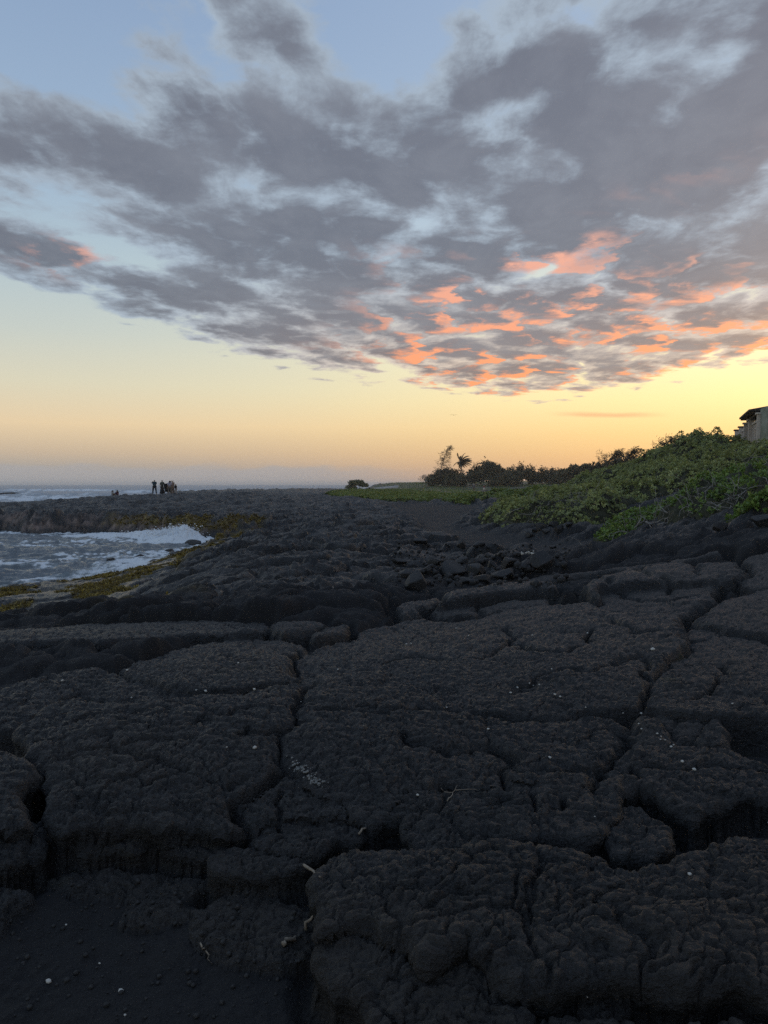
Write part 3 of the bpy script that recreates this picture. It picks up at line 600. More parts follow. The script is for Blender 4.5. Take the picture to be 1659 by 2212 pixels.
M_LAVA, b, o = newmat('black_lava')
g = geo()
at = E.nt.nodes.new('ShaderNodeAttribute'); at.attribute_name = 'cover'
sR, sG, sB = [E(q) for q in E.nt.nodes.new('ShaderNodeSeparateColor').outputs]
E.nt.links.new(at.outputs['Color'], sR.s.node.inputs[0]); sA_ = E(at.outputs['Alpha'])
n1 = noise(g, 3.0, 6, .6); n2 = noise(g, 38, 5, .65); n3 = noise(g, .55, 3, .5); n4 = noise(g, 160, 2, .6)
n5 = noise(g, 75, 5, .7)
col = cmix(sstep(.42, .60, n5 * .8 + n1 * .2), (.0058, .0063, .0067), (.0265, .0282, .0298))
col = cmix(sstep(.48, .72, n3) * .55, col, (.034, .029, .024))
col = cmix(sstep(.60, .72, noise(g, 1.15, 5, .65)) * .35, col, (.052, .052, .050))
col = cmix(sstep(.55, .72, n2) * .5, col, (.048, .048, .048))
col = cmix(sstep(.63, .72, noise(g, 1.9, 4, .6)) * sstep(.5, .6, n3) * .5, col, (.042, .042, .014))   # thin olive lichen
sandc = cmix(sstep(.35, .7, n4), (.008, .0085, .010), (.019, .0195, .021))
col = cmix(sR, col, sandc)
grc = cmix(sstep(.35, .65, noise(g, .35, 4, .6)), (.030, .040, .012), (.060, .062, .022))
col = cmix(sG, col, grc)
al_ = cmix(sstep(.35, .65, noise(g, 2.2, 4, .65)), (.050, .036, .008), (.22, .155, .020))
pl_ = cmix(sstep(.35, .62, noise(g, 1.8, 5, .65)), (.045, .036, .032), (.27, .20, .165))
col = cmix(sA_ * .9, col, pl_)
col = cmix(sB * .92, col, al_)
E.put(b, 'Base Color', col)
wetE = attr('wet', 2)
E.put(b, 'Roughness', E.m('ADD', sR * .30, .52) - wetE * .22 + (n2 - .5) * .3)
b.inputs['Specular IOR Level'].default_value = .38
hgt = n2 * .7 + n1 * .6 + n5 * .5
mp = E.nt.nodes.new('ShaderNodeMapping'); E.put(mp, 0, g); mp.inputs['Scale'].default_value = (13, 34, 24); mp.inputs['Rotation'].default_value = (0, 0, R(9))
fib = noise(E(mp.outputs[0]), 1.0, 4, .6)
hgt = hgt + fib * (1.3 - sR * 1.1)
E.put(b, 'Normal', bump(hgt, 1.0, .030))

def mesh_np(name, V, F, mat, attrs=None, smooth=True):
    me = bpy.data.meshes.new(name)
    F = np.asarray(F, np.int32); nf, k = F.shape
    me.vertices.add(len(V)); me.vertices.foreach_set('co', np.asarray(V, np.float32).ravel())
    me.loops.add(nf * k); me.loops.foreach_set('vertex_index', F.ravel())
    me.polygons.add(nf); me.polygons.foreach_set('loop_start', np.arange(0, nf * k, k, dtype=np.int32))
    me.polygons.foreach_set('use_smooth', np.full(nf, smooth, bool))
    me.update(calc_edges=True)
    for an, (ty, arr) in (attrs or {}).items():
        a = me.attributes.new(an, ty, 'POINT')
        a.data.foreach_set('color' if ty == 'FLOAT_COLOR' else 'value', np.asarray(arr, np.float32).ravel())
    if mat is not None: me.materials.append(mat)
    return me
def link(name, data, parent=None, loc=None, **kw):
    ob = bpy.data.objects.new(name, data); COL.objects.link(ob)
    if parent is not None: ob.parent = parent
    if loc is not None: ob.location = loc
    for k_, v_ in kw.items(): ob[k_] = v_
    return ob
def thing(name, label, category, loc=(0, 0, 0), data=None, group=None, rz=0):
    ob = link(name, data, None, loc, label=label, category=category)
    ob.rotation_euler[2] = rz
    if group: ob['group'] = group
    return ob

# split the grid: each plate and each big lobe is a piece of its own, the rest is the lava field
idv = ID.copy()
lob_ok = (~infg) & (m_l > .6) & (csd > 1.0) & (y < 46) & (y > 5) & (np.abs(THg.ravel()) < R(29.3))
idv = np.where(lob_ok & (ID < 0), cidA.astype(np.int64) + 1000, idv)
ii = np.arange(NR * NC).reshape(NR, NC)
quads = np.stack([ii[:-1, :-1], ii[1:, :-1], ii[1:, 1:], ii[:-1, 1:]], -1).reshape(-1, 4)
fid = idv[quads]
fi = np.where((fid == fid[:, :1]).all(1), fid[:, 0], -1)
V = np.stack([HX, HY, HZ], 1)
uid, cnt = np.unique(fi, return_counts=True)
keep = [(c, u_) for u_, c in zip(uid, cnt) if u_ >= 0 and (u_ < 1000 and c > 30 or c > 260)]
keep.sort(reverse=True)
keep = keep[:290 + NP]
kept = {u_ for _, u_ in keep}
fi = np.where(np.isin(fi, list(kept)), fi, -1)
def sub_mesh(name, sel):
    q = quads[sel]; uq, inv = np.unique(q.ravel(), return_inverse=True)
    return mesh_np(name, V[uq], inv.reshape(-1, 4), M_LAVA, {'cover': ('FLOAT_COLOR', ATT[uq]), 'wet': ('FLOAT', wet[uq])})
ground = link('lava_field', sub_mesh('lava_field', fi < 0), kind='structure')
order = np.argsort(fi, kind='stable'); sf = fi[order]
for u_ in sorted(kept):
    a, b_ = np.searchsorted(sf, u_), np.searchsorted(sf, u_, side='right')
    nm = 'lava_plate' if u_ < 1000 else 'lava_lobe'
    link(nm, sub_mesh(nm, order[a:b_]), ground)
print('pieces', len(kept), round(time.time() - T0, 1))
# ground height lookup on the finished grid
RA = np.array(rr_)
def gz(X, Y):
    X = np.atleast_1d(np.asarray(X, float)); Y = np.atleast_1d(np.asarray(Y, float))
    r = np.hypot(X, Y); t = np.arctan2(X, Y)
    i = np.clip(np.searchsorted(RA, r), 1, NR - 1); j = np.clip(np.searchsorted(th_, t), 1, NC - 1)
    i = np.where(np.abs(RA[i - 1] - r) < np.abs(RA[i] - r), i - 1, i); j = np.where(np.abs(th_[j - 1] - t) < np.abs(th_[j] - t), j - 1, j)
    return zg_final[i, j]
zg_final = HZ.reshape(NR, NC)
def on_ground(px, py, lift=0.0):
    """the point of the finished ground seen at a sheet position"""
    d = ray(px, py)
    ts = np.exp(np.linspace(math.log(1.5), math.log(440), 2400))
    zz_ = CAMZ + d.z * ts
    g_ = gz(d.x * ts, d.y * ts) + lift
    k = int(np.argmax(zz_ < g_))
    t = ts[k]
    return Vector((d.x * t, d.y * t, float(g_[k])))

# ------------------------------------------------------------------ the sea
rs = seq(12, 60, .0045) + seq(60, 420, .009) + seq(420, 9000, .05) + [9000.]
tf = np.linspace(-R(31), R(3), 420)
tl = np.linspace(R(3), R(100), 40)[1:]; t0_ = -np.linspace(R(31), R(115), 30)[1:][::-1]
ts_ = np.concatenate([t0_, tf, tl])
SRg, STg = np.meshgrid(np.array(rs), ts_, indexing='ij')
sx_ = (SRg * np.sin(STg)).ravel(); sy_ = (SRg * np.cos(STg)).ravel(); sr_ = SRg.ravel()
scsd = poly_sd(sx_, sy_, COAST)
incove = nstep(64, 50, sy_ + np.abs(sx_) * .1)
wn1 = fbm(sx_ * .12, sy_ * .12, 2, 201); wn2 = fbm(sx_ * .12 + 7, sy_ * .12, 2, 202)
cw_x = sx_ + wn1 * 2; cw_y = sy_ + wn2 * 2
chop = ridged(cw_x * .42 + cw_y * .10, cw_y * .62 - cw_x * .12, 3, 211, .5)
chop2 = ridged(cw_x * 1.3, cw_y * 2.1, 3, 217, .55)
fine_ = nstep(160, 40, sr_)
sz_ = .24 * (chop - .35) * (.6 + .4 * incove) * nstep(800, 60, sr_) + .08 * (chop2 - .35) * fine_ + .10 * fbm(sx_ * .09, sy_ * .2, 2, 221) * nstep(4000, 200, sr_)
foam = np.zeros(len(sx_))
# swell breaking outside
for c, wl, amp_, sd2 in [(128, 3.2, .7, 1), (168, 3.5, 1.1, 2), (225, 4, 1.4, 3), (300, 5, 1.3, 4), (390, 6, 1.2, 5)]:
    yc = c + sx_ * .10 + 9 * fbm(sx_ * .015, sx_ * 0 + c, 3, 230 + sd2)
    a_ = nstep(-.3, .2, fbm(sx_ * .022, sx_ * 0 + c * .37, 3, 240 + sd2)) * nstep(0, 18, -scsd)
    d_ = sy_ - yc
    prof = np.where(d_ < 0, np.exp(-(d_ / (wl * .55)) ** 2), np.exp(-(d_ / (wl * 1.6)) ** 2))
    sz_ += amp_ * a_ * prof * (.8 + .4 * fbm(sx_ * .4, sy_ * .4, 3, 250))
    foam = np.maximum(foam, a_ * np.where(d_ < 0, np.exp(-(np.abs(d_) / (wl * 4.5)) ** 1.2), np.exp(-(d_ / (wl * .8)) ** 2)) * (.65 + .8 * fbm(sx_ * .25, sy_ * .5, 4, 260 + sd2)))
fo_n = fbm(cw_x * .5, cw_y * .8, 5, 271, .6)
net = np.clip(1 - np.abs(fbm(cw_x * .45, cw_y * .75, 4, 281, .6)) * 5.5, 0, 1)
foam = np.maximum(foam, nstep(2.6, .3, -scsd + fo_n * 2.2) * (.55 + fo_n))
foam = np.maximum(foam, .80 * net * nstep(.0, .5, fbm(sx_ * .13, sy_ * .2, 2, 283) + .28) * nstep(300, 40, sr_))
foam = np.maximum(foam, nstep(.42, .75, fbm(sx_ * .05, sy_ * .16, 4, 285)) * nstep(90, 140, sr_) * nstep(900, 300, sr_))
# the wave that has just run up against the far side of the cove
wl_ = [at_z(a, b_, 0) for a, b_ in [(215, 1158), (290, 1160), (350, 1164), (400, 1170)]]
wh_ = [.08, .20, .38, .62]
bs = np.zeros(len(sx_)); bh = np.zeros(len(sx_)); bd = np.full(len(sx_), 99.)
for i in range(3):
    a_, b_ = wl_[i], wl_[i + 1]
    e_ = b_ - a_
    t = np.clip(((sx_ - a_.x) * e_.x + (sy_ - a_.y) * e_.y) / (e_.x ** 2 + e_.y ** 2), 0, 1)
    d_ = np.hypot(sx_ - a_.x - t * e_.x, sy_ - a_.y - t * e_.y)
    up = d_ < bd
    bd = np.where(up, d_, bd); bh = np.where(up, wh_[i] + (wh_[i + 1] - wh_[i]) * t, bh)
lump = fbm(sx_ * 1.6, sy_ * 1.6, 4, 291, .6)
sz_ += bh * np.exp(-(bd / 1.15) ** 2) * (1.1 + .65 * lump + .30 * (ridged(sx_ * 2.6, sy_ * 2.6, 4, 292) - .3))
foam = np.maximum(foam, nstep(3.6, .9, bd + lump * 2.0) * (.9 + .4 * lump))
foam = np.clip(foam, 0, 1)
sz_ += .05 * foam * fbm(sx_ * 3.5, sy_ * 3.5, 3, 293) * fine_
M_SEA, b, o = newmat('sea_water')
g = geo(); fm = attr('foam', 2)
fn = noise(g, 2.6, 6, .68)
fmask = sstep(.30, .60, fm * 1.0 + (fn - .5) * 1.15)
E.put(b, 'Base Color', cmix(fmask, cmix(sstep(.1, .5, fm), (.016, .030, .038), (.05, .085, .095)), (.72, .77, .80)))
E.put(b, 'Roughness', fmask * .45 + .20)
b.inputs['IOR'].default_value = 1.33
gs = E.nt.nodes.new('ShaderNodeMapping'); E.put(gs, 0, g); gs.inputs['Scale'].default_value = (1, 1.5, 1)
E.put(b, 'Normal', bump(noise(E(gs.outputs[0]), 3.2, 5, .62) + fn * fmask * .8, .7, .12))
dfs = E.nt.nodes.new('ShaderNodeBsdfDiffuse'); dfs.inputs[0].default_value = (.40, .44, .48, 1)  # grey blue diffuse painted in for the sky reflected off rough water
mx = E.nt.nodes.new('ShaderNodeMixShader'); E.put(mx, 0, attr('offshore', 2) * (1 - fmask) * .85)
E.nt.links.new(b.outputs[0], mx.inputs[1]); E.nt.links.new(dfs.outputs[0], mx.inputs[2]); E.nt.links.new(mx.outputs[0], o.inputs[0])
n2r, n2c = SRg.shape
jj = np.arange(n2r * n2c).reshape(n2r, n2c)
sq = np.stack([jj[:-1, :-1], jj[1:, :-1], jj[1:, 1:], jj[:-1, 1:]], -1).reshape(-1, 4)
ok_ = (scsd[sq] < 6).any(1) | (sr_[sq].max(1) > 460)          # no water deep under the land
sq = sq[ok_]
uq, inv = np.unique(sq.ravel(), return_inverse=True)
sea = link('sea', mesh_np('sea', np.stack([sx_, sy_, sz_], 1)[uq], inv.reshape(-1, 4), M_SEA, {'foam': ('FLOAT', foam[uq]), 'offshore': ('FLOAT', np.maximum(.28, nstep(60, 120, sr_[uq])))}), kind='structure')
# droplets thrown up by the wave
rng = np.random.default_rng(5)
def ico(rad=1.0):
    bm = bmesh.new(); bmesh.ops.create_icosphere(bm, subdivisions=1, radius=rad)
    v_ = np.array([tuple(p.co) for p in bm.verts]); f_ = np.array([[q.index for q in p.verts] for p in bm.faces]); bm.free()
    return v_, f_
IV, IF = ico()
def scatter_mesh(name, pts, sizes, mat):
    n = len(pts)
    Vv = (IV[None] * np.asarray(sizes)[:, None, None] + np.asarray(pts)[:, None, :]).reshape(-1, 3)
    Ff = (IF[None] + (np.arange(n) * len(IV))[:, None, None]).reshape(-1, 3)
    return mesh_np(name, Vv, Ff, mat)
M_FOAM = simple('sea_foam', (.72, .75, .77), .6, .1)
dp = []; ds = []
for _ in range(5000):
    t = rng.random() ** .55; k = min(2, int(t * 3)); f = t * 3 - k
    p = wl_[k].lerp(wl_[k + 1], f); hh = wh_[k] + (wh_[k + 1] - wh_[k]) * f
    up = abs(rng.normal(0, .42)) * hh + hh * .55
    dp.append((p.x + rng.normal(0, .45), p.y + rng.normal(0, .6), up)); ds.append(.012 + .035 * rng.random() ** 2.5)
spray = link('spray', scatter_mesh('spray', dp, ds, M_FOAM), kind='stuff', label='white spray thrown up where the wave hits the cove rocks', category='spray')

# ------------------------------------------------------------------ plants
def leafmat(name, c1, c2, c3, rough=.42, trans=.22):
    m, b, o = newmat(name)
    t = attr('tint', 2); g = geo()
    n = noise(g, 1.1, 3, .5)
    E.put(b, 'Base Color', cmix(sstep(.25, .75, t * .7 + n * .3), c1, cmix(sstep(.72, .97, t), c2, c3)))
    b.inputs['Roughness'].default_value = rough; b.inputs['Specular IOR Level'].default_value = .45
    tr = E.nt.nodes.new('ShaderNodeBsdfTranslucent'); E.put(tr, 0, cmix(.5, c2, c3))
    mx = E.nt.nodes.new('ShaderNodeMixShader'); mx.inputs[0].default_value = trans
    E.nt.links.new(b.outputs[0], mx.inputs[1]); E.nt.links.new(tr.outputs[0], mx.inputs[2]); E.nt.links.new(mx.outputs[0], o.inputs[0])
    return m
M_NAUP = leafmat('shrub_leaf', (.16, .19, .065), (.33, .375, .125), (.50, .51, .20))
M_NEAR = leafmat('shrub_leaf_near', (.10, .175, .035), (.21, .32, .065), (.36, .42, .11))
M_GCOV = leafmat('ground_cover_leaf', (.09, .14, .033), (.19, .25, .055), (.26, .28, .075))
M_DARK = leafmat('tree_leaf', (.060, .058, .034), (.10, .095, .05), (.14, .13, .07), .6, .15)
M_OLIVE = leafmat('olive_leaf', (.09, .095, .045), (.15, .155, .075), (.20, .20, .10), .6, .2)
M_CASU = leafmat('needle_spray', (.070, .062, .040), (.12, .105, .065), (.15, .13, .08), .6, .2)
M_WEED = leafmat('seaweed_frond', (.07, .048, .008), (.22, .16, .02), (.36, .27, .045), .55, .1)
M_TWIG = simple('grey_branch', (.29, .275, .25), .8, .4, 9, bmp=.01)
M_UNDER = simple('inner_shade', (.036, .038, .020), .95, .5, 3)  # dark twig tone that also stands for shade beneath the leaves
M_BARK = simple('tree_bark', (.07, .055, .04), .85, .4, 5, bmp=.02)

def leaf_tpl(n, L, Wd, tilt, seed, two=True):
    """a rosette of n blades: returns vertices and quads"""
    rg = np.random.default_rng(seed); V_ = []; F_ = []
    for i in range(n):
        a = 2 * math.pi * (i / n * 1.6180339 * (3 if n > 6 else 1)) + rg.normal(0, .25)
        t = math.radians(np.clip(rg.normal(tilt, 16), -10, 85)); l = L * rg.uniform(.7, 1.15); w = Wd * rg.uniform(.8, 1.15)
        ca2, sa2 = math.cos(a), math.sin(a); ct, st_ = math.cos(t), math.sin(t)
        def P_(r, s, dn=0):
            return (ca2 * r * ct - sa2 * s, sa2 * r * ct + ca2 * s, r * st_ - dn)
        k = len(V_)
        if two:
            V_ += [P_(.0, 0), P_(l * .62, w * .5, -.06 * l), P_(l, 0, .10 * l), P_(l * .62, -w * .5, -.06 * l), P_(l * .55, 0, .02 * l)]
            F_ += [(k, k + 4, k + 1, k + 1), (k, k + 3, k + 4, k + 4)] and [(k, k + 4, k + 2, k + 1), (k, k + 3, k + 2, k + 4)]
        else:
            V_ += [P_(.0, 0), P_(l * .6, w * .5), P_(l, 0, .12 * l), P_(l * .6, -w * .5)]
            F_ += [(k, k + 3, k + 2, k + 1)]
    return np.array(V_), np.array(F_)
def frames(nrm, rg):
    nrm = nrm / np.linalg.norm(nrm, axis=1, keepdims=True)
    a = rg.normal(size=nrm.shape); t = np.cross(nrm, a); t /= np.linalg.norm(t, axis=1, keepdims=True) + 1e-9
    return np.stack([t, np.cross(nrm, t), nrm], 2)
def foliage(name, P, Nn, S, tpls, mat, rg, tint=None):
    """many copies of leaf templates joined in one mesh"""
    Vs = []; Fs = []; Ts = []; off = 0
    Rm = frames(Nn, rg); pick = rg.integers(0, len(tpls), len(P))
    tint = rg.random(len(P)) if tint is None else tint
    for k, (tv, tf_) in enumerate(tpls):
        s = np.nonzero(pick == k)[0]
        if not len(s): continue
        v_ = np.einsum('nij,kj->nki', Rm[s], tv) * S[s][:, None, None] + P[s][:, None, :]
        Vs.append(v_.reshape(-1, 3)); Fs.append((tf_[None] + (np.arange(len(s)) * len(tv))[:, None, None] + off).reshape(-1, 4)); off += len(s) * len(tv)
        Ts.append(np.repeat(np.clip(tint[s] + rg.normal(0, .08, len(s)), 0, 1), len(tv)))
    return mesh_np(name, np.concatenate(Vs), np.concatenate(Fs), mat, {'tint': ('FLOAT', np.concatenate(Ts))}, smooth=False)
def tube(path, radii, sides=5):
    path = [Vector(p) for p in path]; V_ = []; F_ = []
    for i, p in enumerate(path):
        d = (path[min(i + 1, len(path) - 1)] - path[max(i - 1, 0)]).normalized()
        a = d.orthogonal().normalized(); b_ = d.cross(a)
        for s in range(sides):
            q = 2 * math.pi * s / sides
            V_.append(tuple(p + (a * math.cos(q) + b_ * math.sin(q)) * radii[i]))
    for i in range(len(path) - 1):
        for s in range(sides):
            F_.append((i * sides + s, i * sides + (s + 1) % sides, (i + 1) * sides + (s + 1) % sides, (i + 1) * sides + s))
    k = len(V_); V_ += [tuple(path[0]), tuple(path[-1])]; e = (len(path) - 1) * sides
    for s in range(sides):
        F_.append((k, (s + 1) % sides, s, s)); F_.append((k + 1, e + s, e + (s + 1) % sides, e + (s + 1) % sides))
    return V_, F_
class Bag:
    def __init__(self): self.V = []; self.F = []
    def add(self, vf):
        o = len(self.V); self.V += list(vf[0]); self.F += [tuple(i + o for i in f) for f in vf[1]]; return self
    def mesh(self, name, mat, smooth=True):
        me = bpy.data.meshes.new(name)
        me.from_pydata([tuple(p) for p in self.V], [], [tuple(dict.fromkeys(f)) for f in self.F])
        me.polygons.foreach_set('use_smooth', [smooth] * len(me.polygons)); me.materials.append(mat); me.update()
        return me
    def link(self, name, mat, parent=None, smooth=True, **kw): return link(name, self.mesh(name, mat, smooth), parent, **kw)

ROS_N = [leaf_tpl(10, .125, .055, 38, s) for s in range(4)]
ROS_F = [leaf_tpl(7, .125, .06, 36, s + 9, two=False) for s in range(4)]
ROS_X = [leaf_tpl(7, .30, .15, 30, s + 19, two=False) for s in range(4)]
def bare_branch(p, length, lean, rg, r0=.03, steps=8, droop=.25):
    path = [Vector(p)]; d = Vector(lean).normalized()
    for i in range(steps):
        d = (d + Vector(rg.normal(0, .30, 3)) + Vector((0, 0, .10 - droop * i / steps))).normalized()
        path.append(path[-1] + d * length / steps)
    return path, [r0 * (1 - .75 * i / steps) for i in range(steps + 1)]
def shrub(name, label, poly, hgt, per_m2, tpls, mat, seed, group=None, edge_w=1.2, bare=0, bare_len=1.0, bare_zone=None, bump_s=.65, gap=.0, branch_r=.03):
    rg = np.random.default_rng(seed)
    P = np.array(poly); lo, hi = P.min(0), P.max(0)
    n = int((hi[0] - lo[0]) * (hi[1] - lo[1]) * per_m2)
    X = rg.uniform(lo[0], hi[0], n); Y = rg.uniform(lo[1], hi[1], n)
    def canopy(X, Y):
        sd2 = poly_sd(X + .5 * pnoise(X * .9, Y * .9, seed), Y + .5 * pnoise(X * .9, Y * .9, seed + 3), P)
        e = np.clip(sd2 / edge_w, 0, 1)
        h = hgt * np.sqrt(np.clip(1 - (1 - e) ** 2, 0, 1)) * (.85 + .95 * fbm(X * bump_s, Y * bump_s, 3, seed + 1)) + .10 * fbm(X * 2.5, Y * 2.5, 2, seed + 7)
        return sd2, np.clip(h, .04, None)
    sd2, h = canopy(X, Y)
    keepm = sd2 > .02
    if gap: keepm &= fbm(X * .55, Y * .55, 3, seed + 5) > -.5 + gap
    if bare_zone is not None:
        bz = np.zeros(len(X))
        for cx, cy, r_ in bare_zone: bz = np.maximum(bz, np.exp(-((X - cx) ** 2 + (Y - cy) ** 2) / r_ ** 2))
        keepm &= rg.random(len(X)) > bz * .93
    X, Y, h, sd2 = X[keepm], Y[keepm], h[keepm], sd2[keepm]
    e = .15
    hx = canopy(X + e, Y)[1] + land0(X + e, Y); hy = canopy(X, Y + e)[1] + land0(X, Y + e)
    base = gz(X, Y); l0 = land0(X, Y); h0 = h + l0
    Nn = np.stack([-(hx - h0) / e * .8, -(hy - h0) / e * .8, np.ones(len(X))], 1) + rg.normal(0, .35, (len(X), 3))
    Z = np.maximum(base, base * .5 + l0 * .5) + h - rg.exponential(.055, len(X)) * (1 + hgt)
    Z = np.maximum(Z, base + .02)
    tint = np.clip(.5 + .55 * fbm(X * 1.4, Y * 1.4, 3, seed + 2) + rg.normal(0, .18, len(X)), 0, 1)
    c = (float(X.mean()), float(Y.mean()))
    root = thing(name, label, 'shrub', (c[0], c[1], float(gz(*c)[0])), group=group)
    org = np.array(root.location)
    ob = link('foliage', foliage('foliage', np.stack([X, Y, Z], 1) - org, Nn, rg.uniform(.75, 1.3, len(X)), tpls, mat, rg, tint), root, kind='stuff')
    # dark twig coloured hull closing leaf gaps, inner shade put into its colour
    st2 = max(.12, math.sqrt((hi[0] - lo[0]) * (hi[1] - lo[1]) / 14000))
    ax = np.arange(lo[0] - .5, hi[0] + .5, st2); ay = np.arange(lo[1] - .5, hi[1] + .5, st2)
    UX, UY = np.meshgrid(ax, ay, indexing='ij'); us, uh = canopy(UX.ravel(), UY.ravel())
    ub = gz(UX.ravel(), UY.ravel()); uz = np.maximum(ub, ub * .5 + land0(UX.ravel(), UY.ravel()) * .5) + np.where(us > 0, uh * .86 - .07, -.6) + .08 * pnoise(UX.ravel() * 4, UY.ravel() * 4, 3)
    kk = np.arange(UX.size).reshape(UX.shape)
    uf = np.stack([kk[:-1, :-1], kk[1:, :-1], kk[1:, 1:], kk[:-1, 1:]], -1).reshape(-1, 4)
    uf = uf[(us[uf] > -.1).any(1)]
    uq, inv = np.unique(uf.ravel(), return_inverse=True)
    link('shade_hull', mesh_np('shade_hull', np.stack([UX.ravel(), UY.ravel(), uz], 1)[uq] - org, inv.reshape(-1, 4), M_UNDER), root, kind='stuff')
    if bare:
        bag = Bag()
        for i in range(bare):
            if bare_zone is not None:
                cx, cy, r_ = bare_zone[rg.integers(len(bare_zone))]
                bx, by = cx + rg.normal(0, r_ * .6), cy + rg.normal(0, r_ * .6)
            else:
                k = rg.integers(len(X)); bx, by = X[k], Y[k]
            bh = canopy(np.array([bx]), np.array([by]))[1][0]
            p0 = Vector((bx, by, float(gz(bx, by)[0]) + bh * rg.uniform(.5, .95))) - Vector(org)
            path, rd = bare_branch(p0, bare_len * rg.uniform(.6, 1.3), (rg.normal(-.35, .8), rg.normal(-.6, .5), rg.uniform(-.1, .5)), rg, branch_r * rg.uniform(.6, 1.2))
            bag.add(tube(path, rd, 4))
            if rg.random() < .7:
                k = rg.integers(2, 6)
                pth, rd2 = bare_branch(path[k], bare_len * .5, path[k + 1] - path[k] + Vector(rg.normal(0, .5, 3)) * .2, rg, rd[k] * .7, 5)
                bag.add(tube(pth, rd2, 4))
        bag.link('branches', M_TWIG, root, kind='stuff')
    return root
def G(px, py, lift=0):
    p = pt_land(px, py, lift); return (float(p[0]), float(p[1]))
A_low = [G(x_, y_) for x_, y_ in [(1035, 1142), (1090, 1148), (1135, 1150), (1280, 1152), (1322, 1134), (1380, 1108), (1425, 1094)]]
shrub('hill_shrub', 'broad dark green shrub thicket covering the hillside in the middle right', A_low + [(18.0, 30.5), (21, 36), (22, 44), (21, 52), (17.5, 60), (13, 58), (9.0, 52), (7.0, 47)], 1.0, 100, ROS_F, M_NAUP, 301, gap=.13, bare=110, bare_len=1.0, edge_w=1.6, branch_r=.020,
      bare_zone=[(*G(1440, 1075, .8), 1.6), (*G(1230, 1095, .8), 1.6)])
U_low = [G(x_, y_) for x_, y_ in [(1430, 1088), (1490, 1072), (1530, 1050), (1590, 1034), (1680, 998), (1760, 975)]]
shrub('hill_shrub', 'tangled shrub thicket with bare grey branches on the rise below the building', U_low + [(26, 34), (30, 40), (31, 50), (25, 53), (21.5, 46), (20.5, 37)], 0.55, 100, ROS_F, M_NAUP, 311, gap=.13, bare=330, bare_len=1.0, edge_w=1.2, branch_r=.022,
      bare_zone=[(*G(1570, 1008, .9), 1.6), (*G(1610, 993, .9), 1.6), (*G(1645, 980, .9), 1.6), (*G(1505, 1040, .8), 1.2), (*G(1630, 965, 1.0), 1.5)])
B_poly = [(8.5, 23.6), (8.4, 21.6), (8.5, 20.2), (9.1, 19.1), (10.0, 18.5), (11.2, 17.8), (13, 18.5), (14.8, 24), (13.4, 26.8), (11.6, 26.2), (10.0, 25)]
shrub('shore_shrub', 'light green fleshy leaved shrub spreading down the lava slope at the right edge', B_poly, .75, 85, ROS_N, M_NEAR, 321, bare=70, bare_len=.75, edge_w=.7, gap=.22, branch_r=.014,
      bare_zone=[(9.0, 19.9, .5), (9.9, 19.2, .5), (10.8, 22, .5), (8.8, 21.2, .4)])
shrub('shore_shrub', 'small bright green leafy clump between the black rocks at the right edge', [(7.15, 15.0), (7.3, 15.9), (8.4, 16.2), (8.6, 15.2), (7.9, 14.7)], .40, 190, ROS_N, M_NEAR, 331, edge_w=.35)
shrub('shore_shrub', 'low pale green shrub creeping along the ledge at the foot of the slope', [G(x_, y_) for x_, y_ in [(1284, 1177), (1310, 1163), (1350, 1146), (1390, 1130), (1440, 1108), (1458, 1108), (1420, 1130), (1370, 1152), (1320, 1172)]], .30, 110, ROS_N, M_NEAR, 341, edge_w=.5, gap=.15, bare=12, bare_len=.6, branch_r=.015)
shrub('shore_shrub', 'flat green patch of leafy shrub on the black plain in the middle distance', [G(x_, y_) for x_, y_ in [(684, 1071), (720, 1064), (760, 1060), (860, 1060), (940, 1064), (1000, 1070), (1045, 1076), (1000, 1081), (920, 1085), (850, 1087), (780, 1080), (720, 1075)]], .18, 22, ROS_X, M_GCOV, 351, edge_w=1.5, bump_s=.35)
shrub('shore_shrub', 'green strip of low shrub running from the walkers to the hill', [G(1005, 1090), G(1060, 1082), G(1100, 1092), (9, 56), (14, 62), (17, 72), (16, 80), (11, 82), (8, 80), (5.5, 74)], .15, 24, ROS_X, M_GCOV, 361, edge_w=1.5, bump_s=.35)
# far meadow: nobody could count it
rg = np.random.default_rng(77)
gx_ = rg.uniform(-12, 120, 60000); gy_ = rg.uniform(108, 330, 60000)
cellg = gz(gx_, gy_); okg = (poly_sd(gx_, gy_, GREEN[1]) > 0) & (poly_sd(gx_, gy_, COAST) > 2) & (fbm(gx_ * .06, gy_ * .04, 3, 88) > -.18)
okg &= (np.exp(-((gy_ - 188 + fbm(gx_ * .05, gy_ * .02, 2, 5) * 10) / 7) ** 2) * nstep(-2, 12, gx_) * nstep(95, 60, gx_)) < .45
gx_, gy_, cellg = gx_[okg], gy_[okg], cellg[okg]
fo = link('ground_cover', foliage('ground_cover', np.stack([gx_, gy_, cellg + .03 + .15 * np.clip(fbm(gx_ * .2, gy_ * .1, 2, 89), 0, 1)], 1), np.tile([0, -.2, 1.0], (len(gx_), 1)) + rg.normal(0, .3, (len(gx_), 3)), rg.uniform(.4, .95, len(gx_)), ROS_X, M_GCOV, rg), kind='stuff', label='low green ground cover over the far coastal flat', category='ground cover')
